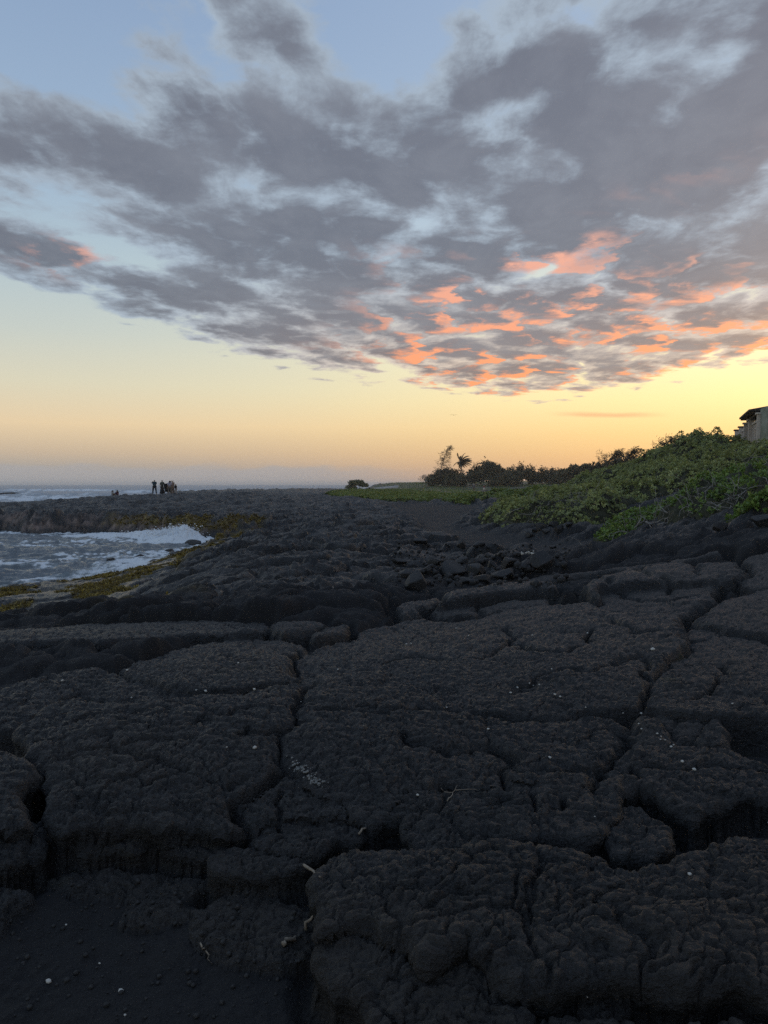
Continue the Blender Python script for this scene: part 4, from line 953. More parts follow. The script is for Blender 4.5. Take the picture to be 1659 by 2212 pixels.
# seaweed on the tidal ledges
sel = np.nonzero((ATT[:, 2] > .45) & (y < 60) & (y > 8))[0]
wgt = dist[sel] ** 2; wgt = wgt / wgt.sum()
sel = rg.choice(sel, 16000, p=wgt)
SW = [leaf_tpl(6, .085, .022, 30, s + 39, two=False) for s in range(3)]
link('seaweed', foliage('seaweed', np.stack([HX[sel], HY[sel], HZ[sel] - .01], 1), np.tile([0, -.3, 1.0], (len(sel), 1)) + rg.normal(0, .4, (len(sel), 3)), rg.uniform(.6, 1.5, len(sel)), SW, M_WEED, rg), kind='stuff', label='yellow brown seaweed on the tidal ledges round the cove', category='seaweed')

# ------------------------------------------------------------------ far trees
def clumpy(centres, radii, n, rg, hollow=.45):
    """points in the shell of several ellipsoids, gathered in clumps"""
    C = np.array(centres); Rd = np.array(radii); w = (Rd.prod(1)) ** (2 / 3); k = rg.choice(len(C), n // 14, p=w / w.sum())
    d = rg.normal(size=(len(k), 3)); d /= np.linalg.norm(d, axis=1, keepdims=True); d[:, 2] = np.where(d[:, 2] < -.3, -d[:, 2] * .4, d[:, 2])
    cc = C[k] + d * Rd[k] * rg.uniform(hollow, 1.02, (len(k), 1))
    P = np.repeat(cc, 14, 0) + rg.normal(0, .16, (len(k) * 14, 3)) * np.repeat(Rd[k], 14, 0)
    return P, np.repeat(d, 14, 0) + rg.normal(0, .5, (len(k) * 14, 3))
def tree(name, label, base, crowns, trunk, n, leaf, mat, seed, limbs=6, category='tree', group='trees along the far shore', tr=.16):
    sink = group == 'trees along the far shore'; rg = np.random.default_rng(seed)
    root = thing(name, label, category, base, group=group)
    bag = Bag(); bag.add(tube(trunk, [tr * (1 - .55 * i / (len(trunk) - 1)) for i in range(len(trunk))], 6))
    top = Vector(trunk[-1])
    for i in range(limbs):
        c = crowns[i % len(crowns)]; tgt = Vector(c[0]) + Vector(rg.normal(0, .5, 3)) * min(c[1])
        s = Vector(trunk[rg.integers(max(1, len(trunk) - 3), len(trunk))])
        m_ = s.lerp(tgt, .5) + Vector(rg.normal(0, .15, 3)) * (tgt - s).length * .4
        bag.add(tube([s, m_, tgt], [tr * .5, tr * .3, tr * .1], 4))
    bag.link('trunk', M_BARK, root)
    crowns = [((c[0][0], c[0][1], c[0][2] - (.75 if sink else 0)), (c[1][0], c[1][1], c[1][2] + (.35 if sink else 0))) for c in crowns]
    P, Nn = clumpy([c[0] for c in crowns], [c[1] for c in crowns], n, rg)
    link('crown', foliage('crown', P, Nn, rg.uniform(.7, 1.4, len(P)) * leaf, [leaf_tpl(4, 1, .5, 25, s + 60, two=False) for s in range(3)], mat, rg), root, kind='stuff')
    return root
def gp(px, Y):
    X = (px - 829.5) / FPX * Y
    return Vector((X, Y, float(gz(X, Y)[0])))
def sc(Y): return Y / FPX          # metres per sheet unit at distance Y
YT = 222.0; k = sc(YT)
def up(py, base): return (1046 - py) * sc(base.y) + CAMZ - base.z
# dense tree under the needle tree
b0 = gp(955, YT)
tree('dense_tree', 'low dark bushy tree at the foot of the tall needle tree', b0, [((-2.6, 0, 1.7), (2.4, 2, 2.0)), ((.5, 0, 2.6), (3.0, 2.2, 2.9)), ((3.8, .5, 2.6), (2.8, 2, 2.6))], [(0, 0, -.4), (0, 0, 1.2), (.3, 0, 2)], 2600, .55, M_DARK, 401)
b0 = gp(1055, YT + 6)
tree('dense_tree', 'big round topped dark tree beside the palm', b0, [((-4.0, 0, 2.4), (3.0, 2.4, 2.5)), ((-.5, 0, 3.6), (4.6, 3, 3.6)), ((4.2, 0, 2.5), (3.8, 2.6, 2.6)), ((1.0, -.6, 4.9), (3.2, 2.4, 2.2))], [(0, 0, -.4), (0, 0, 1.5), (.4, 0, 3)], 4600, .58, M_DARK, 402)
for i, (px, w, h, lab) in enumerate([(1090, 50, 26, 'dark bush filling in below the big round tree'), (900 + 82, 40, 20, 'dark bush between the palm and the big round tree'), (1232, 60, 22, 'wide low bush under the flat topped tree'), (1272, 50, 30, 'dark bush where the far hedge meets the hill'), (1128, 46, 32, 'low dark bush next to the big round tree'), (1165, 42, 30, 'mid sized dark bush halfway along the far hedge line'), (1198, 40, 27, 'short dark bush before the flat topped tree')]):
    b0 = gp(px, YT - 5 + i * 2); ww = w * k / 2; hh = h * k * (1.15 + .45 * ((i * 7) % 5) / 4)
    tree('far_bush', lab, b0, [((-ww * .5, 0, hh * .45), (ww * .8, ww * .7, hh * .5)), ((ww * .5, 0, hh * .5), (ww * .8, ww * .7, hh * .55))], [(0, 0, -.3), (.1, 0, hh * .5)], 1500, .5, M_DARK, 410 + i, 4, 'bush', tr=.1)
b0 = gp(1240, 200); hh = up(997, b0)
tree('flat_topped_tree', 'wide dark tree with wind flattened top left of the hill', b0, [((-2.4, 0, hh * .62), (2.0, 1.8, 1.2)), ((.3, 0, hh * .72), (2.2, 2, 1.3)), ((3.0, 0, hh * .82), (1.9, 1.6, .9)), ((0, 0, hh * .35), (3.4, 2, 1.4))], [(-.3, 0, -.3), (-.2, 0, hh * .3), (.3, 0, hh * .6)], 3000, .5, M_DARK, 421, 8)
# needle trees: tiers of sprays blown to one side
def needle_tree(label, base, H, lean, seed, tiers, reach, group='trees along the far shore', spray=.5, per=16):
    rg = np.random.default_rng(seed)
    root = thing('needle_tree', label, 'tree', base, group=group)
    pts = [Vector((lean * (i / 10) ** 1.5, 0, H * i / 10 - (.4 if i == 0 else 0))) for i in range(11)]
    bag = Bag().add(tube(pts, [.17 * (1 - .9 * i / 10) + .012 for i in range(11)], 6)); bl = Bag()
    P = []; D = []
    for i in range(tiers):
        t = .16 + .82 * (i + rg.random() * .8) / tiers
        kk = min(9, int(t * 10)); p = pts[kk].lerp(pts[kk + 1], t * 10 - kk)
        L = reach * (1.05 - t) ** .8 * rg.uniform(.5, 1.15) + .5
        a = rg.normal(0, .9) if rg.random() < .78 else rg.normal(math.pi, .6)
        d = Vector((math.cos(a), math.sin(a) * .7, rg.uniform(.0, .55))).normalized()
        path = [p]
        for s in range(5):
            d = (d + Vector((.17, 0, .02)) + Vector(rg.normal(0, .12, 3))).normalized(); path.append(path[-1] + d * L / 5)
        bl.add(tube(path, [.05 * (1 - .85 * s / 5) for s in range(6)], 4))
        for s in range(1, 6):
            for _ in range(per // 5 + 1):
                q = path[s - 1].lerp(path[s], rg.random()) + Vector(rg.normal(0, .10, 3)); P.append(tuple(q)); D.append((rg.normal(.5, .5), rg.normal(0, .5), rg.normal(-.1, .45)))
    bag.link('trunk', M_BARK, root); bl.link('branches', M_BARK, root)
    tp = [(np.array([(0, 0, 0), (.05, .03, .5), (0, 0, 1.0), (-.05, -.03, .5)]) * (1, 1, 1), np.array([[0, 1, 2, 3]])), (np.array([(0, 0, 0), (.03, -.06, .5), (.1, .1, 1.0), (-.03, .06, .5)]), np.array([[0, 1, 2, 3]]))]
    link('needles', foliage('needles', np.array(P), np.array(D), rg.uniform(.6, 1.3, len(P)) * spray, tp, M_CASU, rg), root, kind='stuff')
    return root
b0 = gp(946, YT - 2)
needle_tree('tall wind bent needle tree rising above the far bushes beside the palm', b0, up(963, b0), 3.0, 431, 44, 3.8, spray=.85, per=16)
b0 = gp(1290, 92); b0.z += .2
needle_tree('wind blown feathery tree leaning over the left shoulder of the green hill', b0, up(968, b0) * .9, 2.4, 432, 46, 2.9, 'trees behind the hill', .42, 30)
b0 = gp(1330, 84)
needle_tree('second feathery wind blown tree behind the green hill', b0, up(964, b0) * .92, 2.0, 433, 46, 2.4, 'trees behind the hill', .42, 34)
b0 = gp(1412, 74)
needle_tree('small wind bent tree poking above the hill top', b0, up(944, b0), 1.7, 434, 40, 1.5, 'trees behind the hill', .36, 44)
for i, (px, Y, py, w, lab) in enumerate([(1310, 88, 1003, 60, 'brown green bush under the feathery trees behind the hill'), (1365, 80, 994, 70, 'wide brown green bush behind the hill crest'), (1420, 76, 978, 44, 'brown green bush below the small bent tree on the crest')]):
    b0 = gp(px, Y); hh = up(py, b0); ww = w * sc(Y) / 2
    tree('hill_bush', lab, b0, [((-ww * .5, 0, hh * .5), (ww * .8, 1.2, hh * .5)), ((ww * .5, 0, hh * .6), (ww * .8, 1.2, hh * .5))], [(0, 0, -.3), (.1, 0, hh * .5)], 2400, .26, M_CASU, 440 + i, 5, 'bush', 'trees behind the hill', .08)
def palm(label, base, H, lean, nf, L, seed, wind, group=None):
    rg = np.random.default_rng(seed); root = thing('palm_tree', label, 'palm', base, group=group)
    pts = [Vector((lean * (i / 6) ** 1.4, 0, H * i / 6 - (.3 if i == 0 else 0))) for i in range(7)]
    Bag().add(tube(pts, [.2 - .012 * i for i in range(7)], 7)).link('trunk', M_BARK, root)
    for i in range(nf):
        a = 2 * math.pi * i / nf + rg.normal(0, .2); el0 = rg.uniform(-.1, 1.35)
        d = Vector((math.cos(a) * math.cos(el0), math.sin(a) * math.cos(el0), math.sin(el0))); path = [pts[-1].copy()]
        for s in range(7):
            d = (d + Vector((wind, 0, -.16))).normalized(); path.append(path[-1] + d * L / 7)
        bag = Bag().add(tube(path, [.035 * (1 - .9 * s / 7) for s in range(8)], 3))
        for s in range(1, 8):
            for q in (.2, .6, 1.0):
                p = path[s - 1].lerp(path[s], q); t = (path[s] - path[s - 1]).normalized(); side = t.cross(Vector((0, 0, 1))).normalized()
                ll = L * .24 * math.sin(math.pi * min(.95, (s - .6 + q * .5) / 8) ** .7) + .08
                for sg in (-1, 1):
                    tip = p + side * sg * ll * .75 + t * ll * .5 + Vector((wind * .5, 0, -.45)) * ll
                    o_ = len(bag.V); wd = t * .055
                    wd = t * (.11 if L > 2 else .05); bag.V += [tuple(p - wd), tuple(p + wd), tuple(tip)]; bag.F.append((o_, o_ + 1, o_ + 2))
        bag.link('frond', M_DARK, root)
b0 = gp(994, YT - 1); palm('lone palm with fronds blown to one side on the far shore', b0, up(998, b0), .5, 26, 3.0, 451, .17)
b0 = gp(1564, 66); palm('palm crown showing above the hill left of the building', b0, up(972, b0), .3, 14, 1.35, 452, .05)
# umbrella tree and its posts
b0 = gp(772, 195); hh = up(1031, b0)
tree('umbrella_tree', 'small umbrella shaped tree alone on the dark flat', b0, [((-1.5, 0, hh * .50), (1.3, 1.2, .8)), ((-.2, 0, hh * .72), (1.7, 1.2, .85)), ((1.7, 0, hh * .62), (.9, .8, .5))], [(.9, 0, -.3), (.8, 0, hh * .4), (.4, 0, hh * .7)], 3000, .34, M_OLIVE, 461, 6, group=None, tr=.1)
b0 = gp(792, 196)
tree('far_bush', 'tiny bush to the right of the umbrella shaped tree', b0, [((.6, 0, 1.3), (.7, .6, .6))], [(0, 0, -.3), (.4, 0, 1.2)], 300, .3, M_DARK, 462, 2, 'bush', None, .06)
# leafless shrub
rg = np.random.default_rng(471); b0 = gp(922, YT - 6); root = thing('bare_shrub', 'leafless twiggy shrub left of the dark far trees', 'shrub', b0)
bag = Bag()
def twigs(p, d, L, r_, n):
    q = p + d * L; m_ = p.lerp(q, .5) + Vector(rg.normal(0, .06, 3)) * L
    bag.add(tube([p, m_, q], [r_, r_ * .85, r_ * .7], 4))
    if n:
        for _ in range(3): twigs(q, (d + Vector(rg.normal(0, .45, 3)) + Vector((-.08, 0, .12))).normalized(), L * .72, r_ * .62, n - 1)
for _ in range(4): twigs(Vector((0, 0, -.1)), Vector((rg.normal(-.3, .4), rg.normal(0, .3), 1)).normalized(), 1.35, .06, 4)
bag.link('branches', M_TWIG, root)
print('TT plants', round(time.time() - T0, 1))

# ------------------------------------------------------------------ people
def cloth(name, c, rough=.85): return simple(name, c, rough, .3, 14)
M_SKIN = simple('skin', (.30, .19, .13), .55, .12, 8)
M_SKINP = simple('pale_skin', (.42, .29, .22), .55, .12, 8)
M_HAIR = simple('dark_hair', (.012, .010, .010), .5, .3, 20)
def skinmesh(name, nodes, edges, mat, parent, lvl=1):
    me = bpy.data.meshes.new(name)
    me.from_pydata([n[0] for n in nodes], edges, [])
    ob = link(name, me, parent)
    md = ob.modifiers.new('skin', 'SKIN'); md.use_smooth_shade = True
    sv = me.skin_vertices[0].data
    for i, n in enumerate(nodes):
        r_ = n[1]; sv[i].radius = r_ if isinstance(r_, tuple) else (r_, r_)
        sv[i].use_root = (i == 0)
    ob.modifiers.new('sub', 'SUBSURF').levels = lvl; ob.modifiers['sub'].render_levels = lvl
    me.materials.append(mat)
    return ob
def person(label, loc, H, yaw, top, bottom, skin=M_SKIN, arms=((-.02, .03), (.02, .03)), hands=None, hair='short', hairm=M_HAIR, skirt=None, stance=.05, sit=False, hat=None, legs_bare=False, group=None, shoes=None):
    """figure of height H; local +Y is where it faces"""
    root = thing('person', label, 'person', loc, group=group, rz=yaw)
    h = H
    if not sit:
        hip, dz0 = .52, 0
        L = [((-stance, 0, .52), (-stance * 1.5, .012, .28), (-stance * 1.9, -.02, .045), (-stance * 1.9, .075, .022)),
             ((stance, 0, .52), (stance * 1.5, .018, .28), (stance * 1.9, .0, .045), (stance * 1.9, .095, .022))]
    else:
        hip = .065
        L = [((-.055, .02, .065), (-.085, .22, .20), (-.07, .33, .04), (-.07, .41, .025)), ((.055, .02, .065), (.09, .20, .17), (.10, .37, .04), (.10, .45, .025))]
    o_ = hip - .52
    def z_(v): return v + o_
    pelvis = (0, 0, z_(.535)); waist = (0, -.005, z_(.63)); chest = (0, -.004, z_(.745)); neck = (0, .0, z_(.84)); hb = (0, .012, z_(.885)); ht = (0, .006, z_(.945))
    sh = [(-.105, -.005, z_(.795)), (.105, -.005, z_(.795))]
    if hands is None: hands = [(-.15, .03, .46), (.15, .03, .46)]
    nodes = []; edges = []
    def add(p, r_, par=None):
        nodes.append(((p[0] * h, p[1] * h, p[2] * h), (r_[0] * h, r_[1] * h) if isinstance(r_, tuple) else r_ * h)); i = len(nodes) - 1
        if par is not None: edges.append((par, i))
        return i
    ip = add(pelvis, (.082, .062)); iw = add(waist, (.072, .054), ip); ic = add(chest, (.086, .06), iw); inn = add(neck, .03, ic); ihb = add(hb, (.044, .05), inn); add(ht, (.046, .052), ihb)
    armp = []
    for s in (0, 1):
        S_ = Vector(sh[s]); Hd = Vector((hands[s][0], hands[s][1], hands[s][2] + (o_ if sit else 0)))
        d = Hd - S_; n_l = .30; mid_ = S_ + d * .5
        bend = math.sqrt(max(0, .155 ** 2 - (d.length * .5) ** 2)) if d.length < .31 else 0
        side = Vector((-1 if s == 0 else 1, -.5, -.8)); side = side - d.normalized() * side.dot(d.normalized())
        el_ = mid_ + side.normalized() * bend
        a1 = add(S_, .040, ic); a2 = add(el_, .029, a1); a3 = add(Hd, .020, a2)
        hv = (Hd - el_).normalized(); pm = Hd + hv * .035; a4 = add(pm, (.022, .012), a3)
        sd_v = hv.cross(Vector((0, 0, 1))); sd_v = sd_v.normalized() if sd_v.length > .1 else Vector((1, 0, 0))
        for q, ln in ((-.016, .038), (-.005, .046), (.006, .043), (.016, .034)):
            f1_ = add(pm + sd_v * q + hv * .012, .006, a4); add(pm + sd_v * q + hv * ln + Vector((0, .006, -.004)), .0045, f1_)
        t1 = add(Hd + hv * .016 + sd_v * .024, .006, a3); add(Hd + hv * .04 + sd_v * .036, .005, t1)
        armp.append((S_, el_, Hd))
    for leg in L:
        k1 = add(leg[0], .062, ip); k2 = add(leg[1], .042, k1); k3 = add(leg[2], .027, k2); add(leg[3], (.028, .018), k3)
    skinmesh('body', nodes, edges, skin, root)
    # face
    for sx2 in (-1, 1):
        fb = Bag().add((IV * (.0075 * h) + np.array([sx2 * .018 * h, .058 * h, (z_(.925)) * h]), [tuple(f) for f in IF]))
        fb.link('eye', M_HAIR, root)
    ns = Bag(); ns.add(tube([(0, .054 * h, z_(.925) * h), (0, .070 * h, z_(.905) * h), (0, .056 * h, z_(.898) * h)], [.006 * h, .010 * h, .008 * h], 5)); ns.link('nose', skin, root)
    # shirt
    nodes = []; edges = []
    w2 = add((0, 0, z_(.53)), (.104, .086)); w3 = add(waist, (.100, .084), w2); w4 = add(chest, (.116, .094), w3); add((0, 0, z_(.825)), (.075, .07), w4)
    for S_, el_, Hd in armp:
        q1 = add(S_, .058, w4); add(S_.lerp(el_, .9), .046, q1)
    skinmesh('shirt', nodes, edges, top, root)
    if skirt is None:
        nodes = []; edges = []
        w2 = add(pelvis, (.096, .080))
        for leg in L:
            k1 = add(leg[0], .076, w2); k2 = add(leg[1], .050, k1)
            if not legs_bare: add(tuple(Vector(leg[1]).lerp(Vector(leg[2]), .9)), .040, k2)
        skinmesh('shorts' if legs_bare else 'trousers', nodes, edges, bottom, root)
    else:
        sb = Bag(); rows = [(z_(.60), .080), (z_(.52), .098), (skirt[1] + .2, skirt[0] * .85), (skirt[1], skirt[0])]; n12 = 14
        for zr, rr2 in rows:
            for i in range(n12):
                a = 2 * math.pi * i / n12; rj = rr2 * (1 + .07 * math.sin(a * 5))
                sb.V.append((math.cos(a) * rj * h, math.sin(a) * rj * .8 * h, zr * h))
        for j in range(3):
            for i in range(n12): sb.F.append((j * n12 + i, j * n12 + (i + 1) % n12, (j + 1) * n12 + (i + 1) % n12, (j + 1) * n12 + i))
        sb.link('skirt', bottom, root)
    if shoes is not None:
        for leg in L:
            nodes = []; edges = []; q1 = add(leg[2], .030); add(leg[3], (.033, .022), q1); skinmesh('shoe', nodes, edges, shoes, root)
    # hair
    nodes = []; edges = []
    q1 = add((0, -.012, z_(.955)), (.052, .054)); q2 = add((0, -.026, z_(.915)), (.050, .042), q1)
    if hair == 'long':
        q3 = add((0, -.05, z_(.85)), (.050, .028), q2); add((0, -.058, z_(.72)), (.040, .018), q3)
    skinmesh('hair', nodes, edges, hairm, root)
    if hat is not None:
        nodes = []; edges = []; q1 = add((0, 0, z_(.985)), (.055, .058)); q2 = add((0, .0, z_(.955)), (.060, .062), q1); add((0, .075, z_(.95)), (.035, .008), q2)
        skinmesh('cap', nodes, edges, hat, root)
    return root
YP = 85.0
def gpc(px, Y):
    p = gp(px, Y); q = np.linspace(-.5, .5, 7); QX, QY = np.meshgrid(p.x + q, Y + q); p.z = float(np.percentile(gz(QX.ravel(), QY.ravel()), 92)); return p
pg = 'group posing on the black rock point'
k_teal = cloth('teal_shirt', (.035, .075, .10)); k_navy = cloth('dark_trousers', (.014, .016, .022)); k_olive = cloth('olive_shirt', (.085, .09, .075)); k_black = cloth('black_cloth', (.010, .010, .012))
k_lilac = cloth('pale_lilac', (.42, .42, .52)); k_taupe = cloth('taupe', (.16, .14, .12)); k_tan = cloth('tan', (.24, .19, .16)); k_maroon = cloth('maroon', (.075, .022, .045)); k_pale = cloth('pale_grey', (.30, .29, .29)); k_white = cloth('white_cloth', (.68, .68, .66))
k_red = cloth('red_plaid', (.23, .06, .055)); k_slate = cloth('slate', (.10, .115, .15)); k_green = cloth('green_cap', (.02, .14, .09)); k_hairp = simple('plum_hair', (.03, .018, .035), .5, .3, 20)
p1 = person('person in teal shirt and dark trousers holding up a phone', gpc(334, YP), 1.72, R(30), k_teal, k_navy, hands=[(-.07, .26, .83), (.02, .27, .83)], stance=.065, shoes=k_navy)
c_, s_ = math.cos(R(30)), math.sin(R(30))
ph = Bag(); lx, ly = -.03 * 1.72, .30 * 1.72
def boxm(bag, cx, cy, cz, sx2, sy2, sz2):
    o_ = len(bag.V)
    for a in (-1, 1):
        for b_ in (-1, 1):
            for c in (-1, 1): bag.V.append((cx + a * sx2 / 2, cy + b_ * sy2 / 2, cz + c * sz2 / 2))
    bag.F += [tuple(o_ + i for i in f) for f in ((0, 1, 3, 2), (4, 6, 7, 5), (0, 4, 5, 1), (2, 3, 7, 6), (0, 2, 6, 4), (1, 5, 7, 3))]
    return bag
boxm(ph, 0, 0, 0, .16, .012, .08)
pho = thing('phone', 'dark phone held up sideways by the person in teal', 'phone', p1.location + Vector((lx * c_ - ly * s_, lx * s_ + ly * c_, .85 * 1.72)), ph.mesh('phone', k_black, False), rz=R(30))
boxm(Bag(), .045, .008, .02, .03, .006, .03).link('lens', M_HAIR, pho, False)
person('person in grey green shirt and long black skirt holding out a cloth', gpc(350.5, YP + .2), 1.60, R(-20), k_olive, k_black, hands=[(-.17, .02, .50), (.26, .10, .72)], skirt=(.19, .01))
person('person with long dark hair in pale lilac top and white shoes', gpc(366.8, YP - .2), 1.60, R(5), k_lilac, k_taupe, hands=[(-.17, .04, .45), (.17, .02, .47)], hair='long', hairm=k_hairp, shoes=k_white)
person('person in tan clothes with an arm raised to hold the cloth', gpc(373.4, YP + .5), 1.64, R(60), k_tan, k_tan, skin=M_SKINP, hands=[(-.10, .20, .90), (.15, .05, .48)], shoes=k_pale)
person('short person with long dark hair and pale skirt at the edge of the group', gpc(379.8, YP + .2), 1.18, R(-40), k_black, k_pale, hair='long', skirt=(.15, .12))
# the black cloth between them
cb = Bag(); pA = gpc(353.8, YP + .6); pB = gpc(371.0, YP + .9)
nx_, nz_ = 16, 10
for j in range(nz_ + 1):
    for i in range(nx_ + 1):
        t = i / nx_; v_ = j / nz_
        topz = 1.12 + (1.52 - 1.12) * t - .10 * math.sin(math.pi * t); botz = .10 + .15 * abs(math.sin(t * 7))
        zc = topz + (botz - topz) * v_; wv = .07 * math.sin(t * 16 + v_ * 2) * (.3 + v_)
        q = pA.lerp(pB, .12 + .76 * t if v_ > .5 else t * (1 - .12 * v_) + .06 * v_); cb.V.append((q.x - pA.x, q.y - pA.y + wv, zc))
for j in range(nz_):
    for i in range(nx_): a = j * (nx_ + 1) + i; cb.F.append((a, a + 1, a + nx_ + 2, a + nx_ + 1))
co = thing('cloth', 'black cloth stretched out between two of the standing people', 'cloth', pA, cb.mesh('cloth', k_black)); co.modifiers.new('thick', 'SOLIDIFY').thickness = .012
person('person in pale top sitting on the rock point with legs out', gpc(243.5, YP - 1), 1.62, R(-60), k_pale, k_navy, sit=True, hair='long', hands=[(-.10, .20, .66), (.10, .24, .62)])
person('person in maroon top sitting facing the one in the pale top', gpc(253.2, YP - .6), 1.62, R(70), k_maroon, k_taupe, sit=True, hair='long', hands=[(-.08, .22, .70), (.10, .20, .74)])
person('far walker in slate shirt with white cap and white socks', gp(1023.2, 168), 1.78, R(20), k_slate, cloth('grey_trousers', (.11, .115, .12)), hat=k_white, shoes=k_white, legs_bare=True)
person('far walker in red checked shirt, green cap and white shorts', gp(1045.7, 170), 1.66, R(-50), k_red, k_white, hat=k_green, legs_bare=True, hands=[(-.12, .14, .66), (.12, .14, .66)])
person('tiny figure in white beside the umbrella shaped tree', gp(764.5, 193), 1.45, R(10), k_white, k_taupe, skin=M_SKINP)
post = gp(781, 194); pb = Bag().add(tube([(0, 0, -.3), (.02, 0, 1.9)], [.06, .05], 7)).add(tube([(0, 0, 1.86), (.02, 0, 1.95)], [.085, .085], 7))
thing('post', 'thin pale post standing under the umbrella shaped tree', 'post', post, pb.mesh('post', simple('pale_post', (.30, .27, .23), .8)))

# ------------------------------------------------------------------ pale boat lying on the flat
bt = gp(834, 176); bt.z = max(bt.z, CAMZ - (1058 - 1046) * sc(176) )
br = thing('boat', 'long pale grey boat lying on the dark flat behind the green patch', 'boat', bt, rz=R(8))
hb_ = Bag(); n_s = 16; n_t = 7
for i in range(n_s + 1):
    t = i / n_s; w = .75 * math.sin(math.pi * min(1, (.08 + t * .62))) ** .8; dp_ = .28 + .30 * t
    for j in range(n_t):
        a = math.pi * j / (n_t - 1)
        hb_.V.append((-2.75 + 5.5 * t, math.cos(a) * w, .18 + .26 * t + dp_ * math.sin(a)))
for i in range(n_s):
    for j in range(n_t - 1): a = i * n_t + j; hb_.F.append((a, a + 1, a + n_t + 1, a + n_t))
hb_.F.append(tuple(range(n_t - 1, -1, -1)))
M_HULL = simple('weathered_hull', (.40, .385, .36), .6, .2, 3)
hb_.link('hull', M_HULL, br)
tb = Bag(); e0 = n_s * n_t; tb.V = [(p[0] + .01, p[1] * .98, p[2]) for p in hb_.V[e0:e0 + n_t]]; tb.F = [tuple(range(n_t))]; tb.link('transom', simple('dark_transom', (.05, .045, .04), .8), br, False)
kb = Bag(); kb.add(tube([(-2.7, 0, .47), (0, 0, .80), (2.7, 0, 1.03)], [.035, .04, .04], 5)); kb.link('keel', M_HULL, br)
for q in (-1.6, 1.7):
    boxm(Bag(), q, 0, .06 + .03 * q, .25, 1.1, .42).link('support', M_BARK, br, False)

# ------------------------------------------------------------------ building on the rise
M_PLANK = simple('grey_timber', (.40, .34, .28), .8, .25, 4)
M_TRIM = simple('pale_trim', (.55, .48, .41), .75, .15, 4)
M_ROOF = simple('dark_shingle', (.055, .045, .038), .9, .3, 5)
M_SOFF = simple('brown_soffit', (.10, .075, .055), .85, .2, 4)
M_CONC = simple('stained_concrete', (.30, .31, .26), .9, .35, 1.2, col2=(.18, .20, .14))
M_GLASS, b, o = newmat('window_glass'); b.inputs['Base Color'].default_value = (.02, .022, .025, 1); b.inputs['Roughness'].default_value = .08
Wp = [Vector((19.55, 40.0, 0)), Vector((24.05, 52.4, 0))]
wd_ = (Wp[1] - Wp[0]).normalized(); WL = (Wp[1] - Wp[0]).length; wn_ = Vector((-wd_.y, wd_.x, 0))
house = thing('building', 'timber building with tall posts and overhanging roof on the rise at the right edge', 'building', (Wp[0].x, Wp[0].y, 4.0))
def HB(name, mat, s, off, z0, z1, ls, lo_, par=None, bag=None):
    """box along the front: s = run along it, off = in front of it"""
    par = par or house; bg = bag if bag is not None else Bag(); o_ = len(bg.V)
    for a in (-.5, .5):
        for b_ in (-.5, .5):
            for zz2 in (z0, z1):
                p = wd_ * (s + a * ls) + wn_ * (off + b_ * lo_); bg.V.append((p.x, p.y, zz2 - 4.0))
    bg.F += [tuple(o_ + i for i in f) for f in ((0, 1, 3, 2), (4, 6, 7, 5), (0, 4, 5, 1), (2, 3, 7, 6), (0, 2, 6, 4), (1, 5, 7, 3))]
    if bag is None: return bg.link(name, mat, par, False)
ZT = CAMZ + 3.62
posts = [0.0, 4.35, 6.95, 10.1, WL]
HB('wall', M_PLANK, WL / 2, -.35, 3.6, ZT - .35, WL, .12)
for i, s in enumerate(posts):
    p_ = HB('post', M_TRIM, s, .05, 3.6, ZT, .30, .30)
    HB('cap', M_ROOF if i > 2 else M_TRIM, s, .05, ZT + .002, ZT + .09, .44, .44, p_)
for i in range(4):
    a, b_ = posts[i] + .2, posts[i + 1] - .2
    if i == 1:
        dr = HB('door', M_SOFF, (a + b_) / 2, -.26, 3.7, ZT - .45, b_ - a - .2, .05); HB('handle', M_ROOF, a + .5, -.2, 5.2, 5.35, .05, .06, dr)
        continue
    HB('rail', M_TRIM, (a + b_) / 2, .0, ZT - .28, ZT - .16, b_ - a, .10)
    HB('rail', M_TRIM, (a + b_) / 2, .0, ZT - 1.55, ZT - 1.45, b_ - a, .10)
    if i == 0:
        for q in np.arange(a + .12, b_, .34): HB('board', M_TRIM, float(q), -.02, 3.8, ZT - .30, .17, .05)
    else:
        for q in np.arange(a + .15, b_, .30): HB('baluster', M_TRIM, float(q), .0, 3.8, ZT - 1.56, .07, .05)
        w_ = HB('window', M_TRIM, (a + b_) / 2, -.27, ZT - 1.35, ZT - .5, b_ - a - .3, .06); HB('pane', M_GLASS, (a + b_) / 2, -.23, ZT - 1.25, ZT - .6, b_ - a - .5, .03, w_)
# roof: low hip over the near half, reaching out over the posts
rb = Bag()
def rp(s, off, zz2):
    p = wd_ * s + wn_ * off; return (p.x, p.y, zz2 - 4.0)
ze, zr_ = CAMZ + 3.98, CAMZ + 4.16
rb.V = [rp(1.0, .5, ze), rp(6.5, .5, ze), rp(6.5, -2.6, ze), rp(1.0, -2.6, ze), rp(1.2, -.5, zr_), rp(6.1, -.4, zr_),
        rp(1.0, .5, ze - .10), rp(6.5, .5, ze - .10), rp(6.5, -2.6, ze - .10), rp(1.0, -2.6, ze - .10)]
rb.F = [(0, 1, 5, 4), (1, 2, 5), (2, 3, 4, 5), (3, 0, 4), (0, 6, 7, 1), (1, 7, 8, 2), (2, 8, 9, 3), (3, 9, 6, 0), (9, 8, 7, 6)]
rf = rb.link('roof', M_ROOF, house, False)
HB('soffit_beam', M_SOFF, 3.8, .05, ze - .30, ze - .104, 5.0, .16, rf)
HB('soffit_beam', M_SOFF, 3.8, -.40, ze - .30, ze - .104, 5.0, .16, rf)
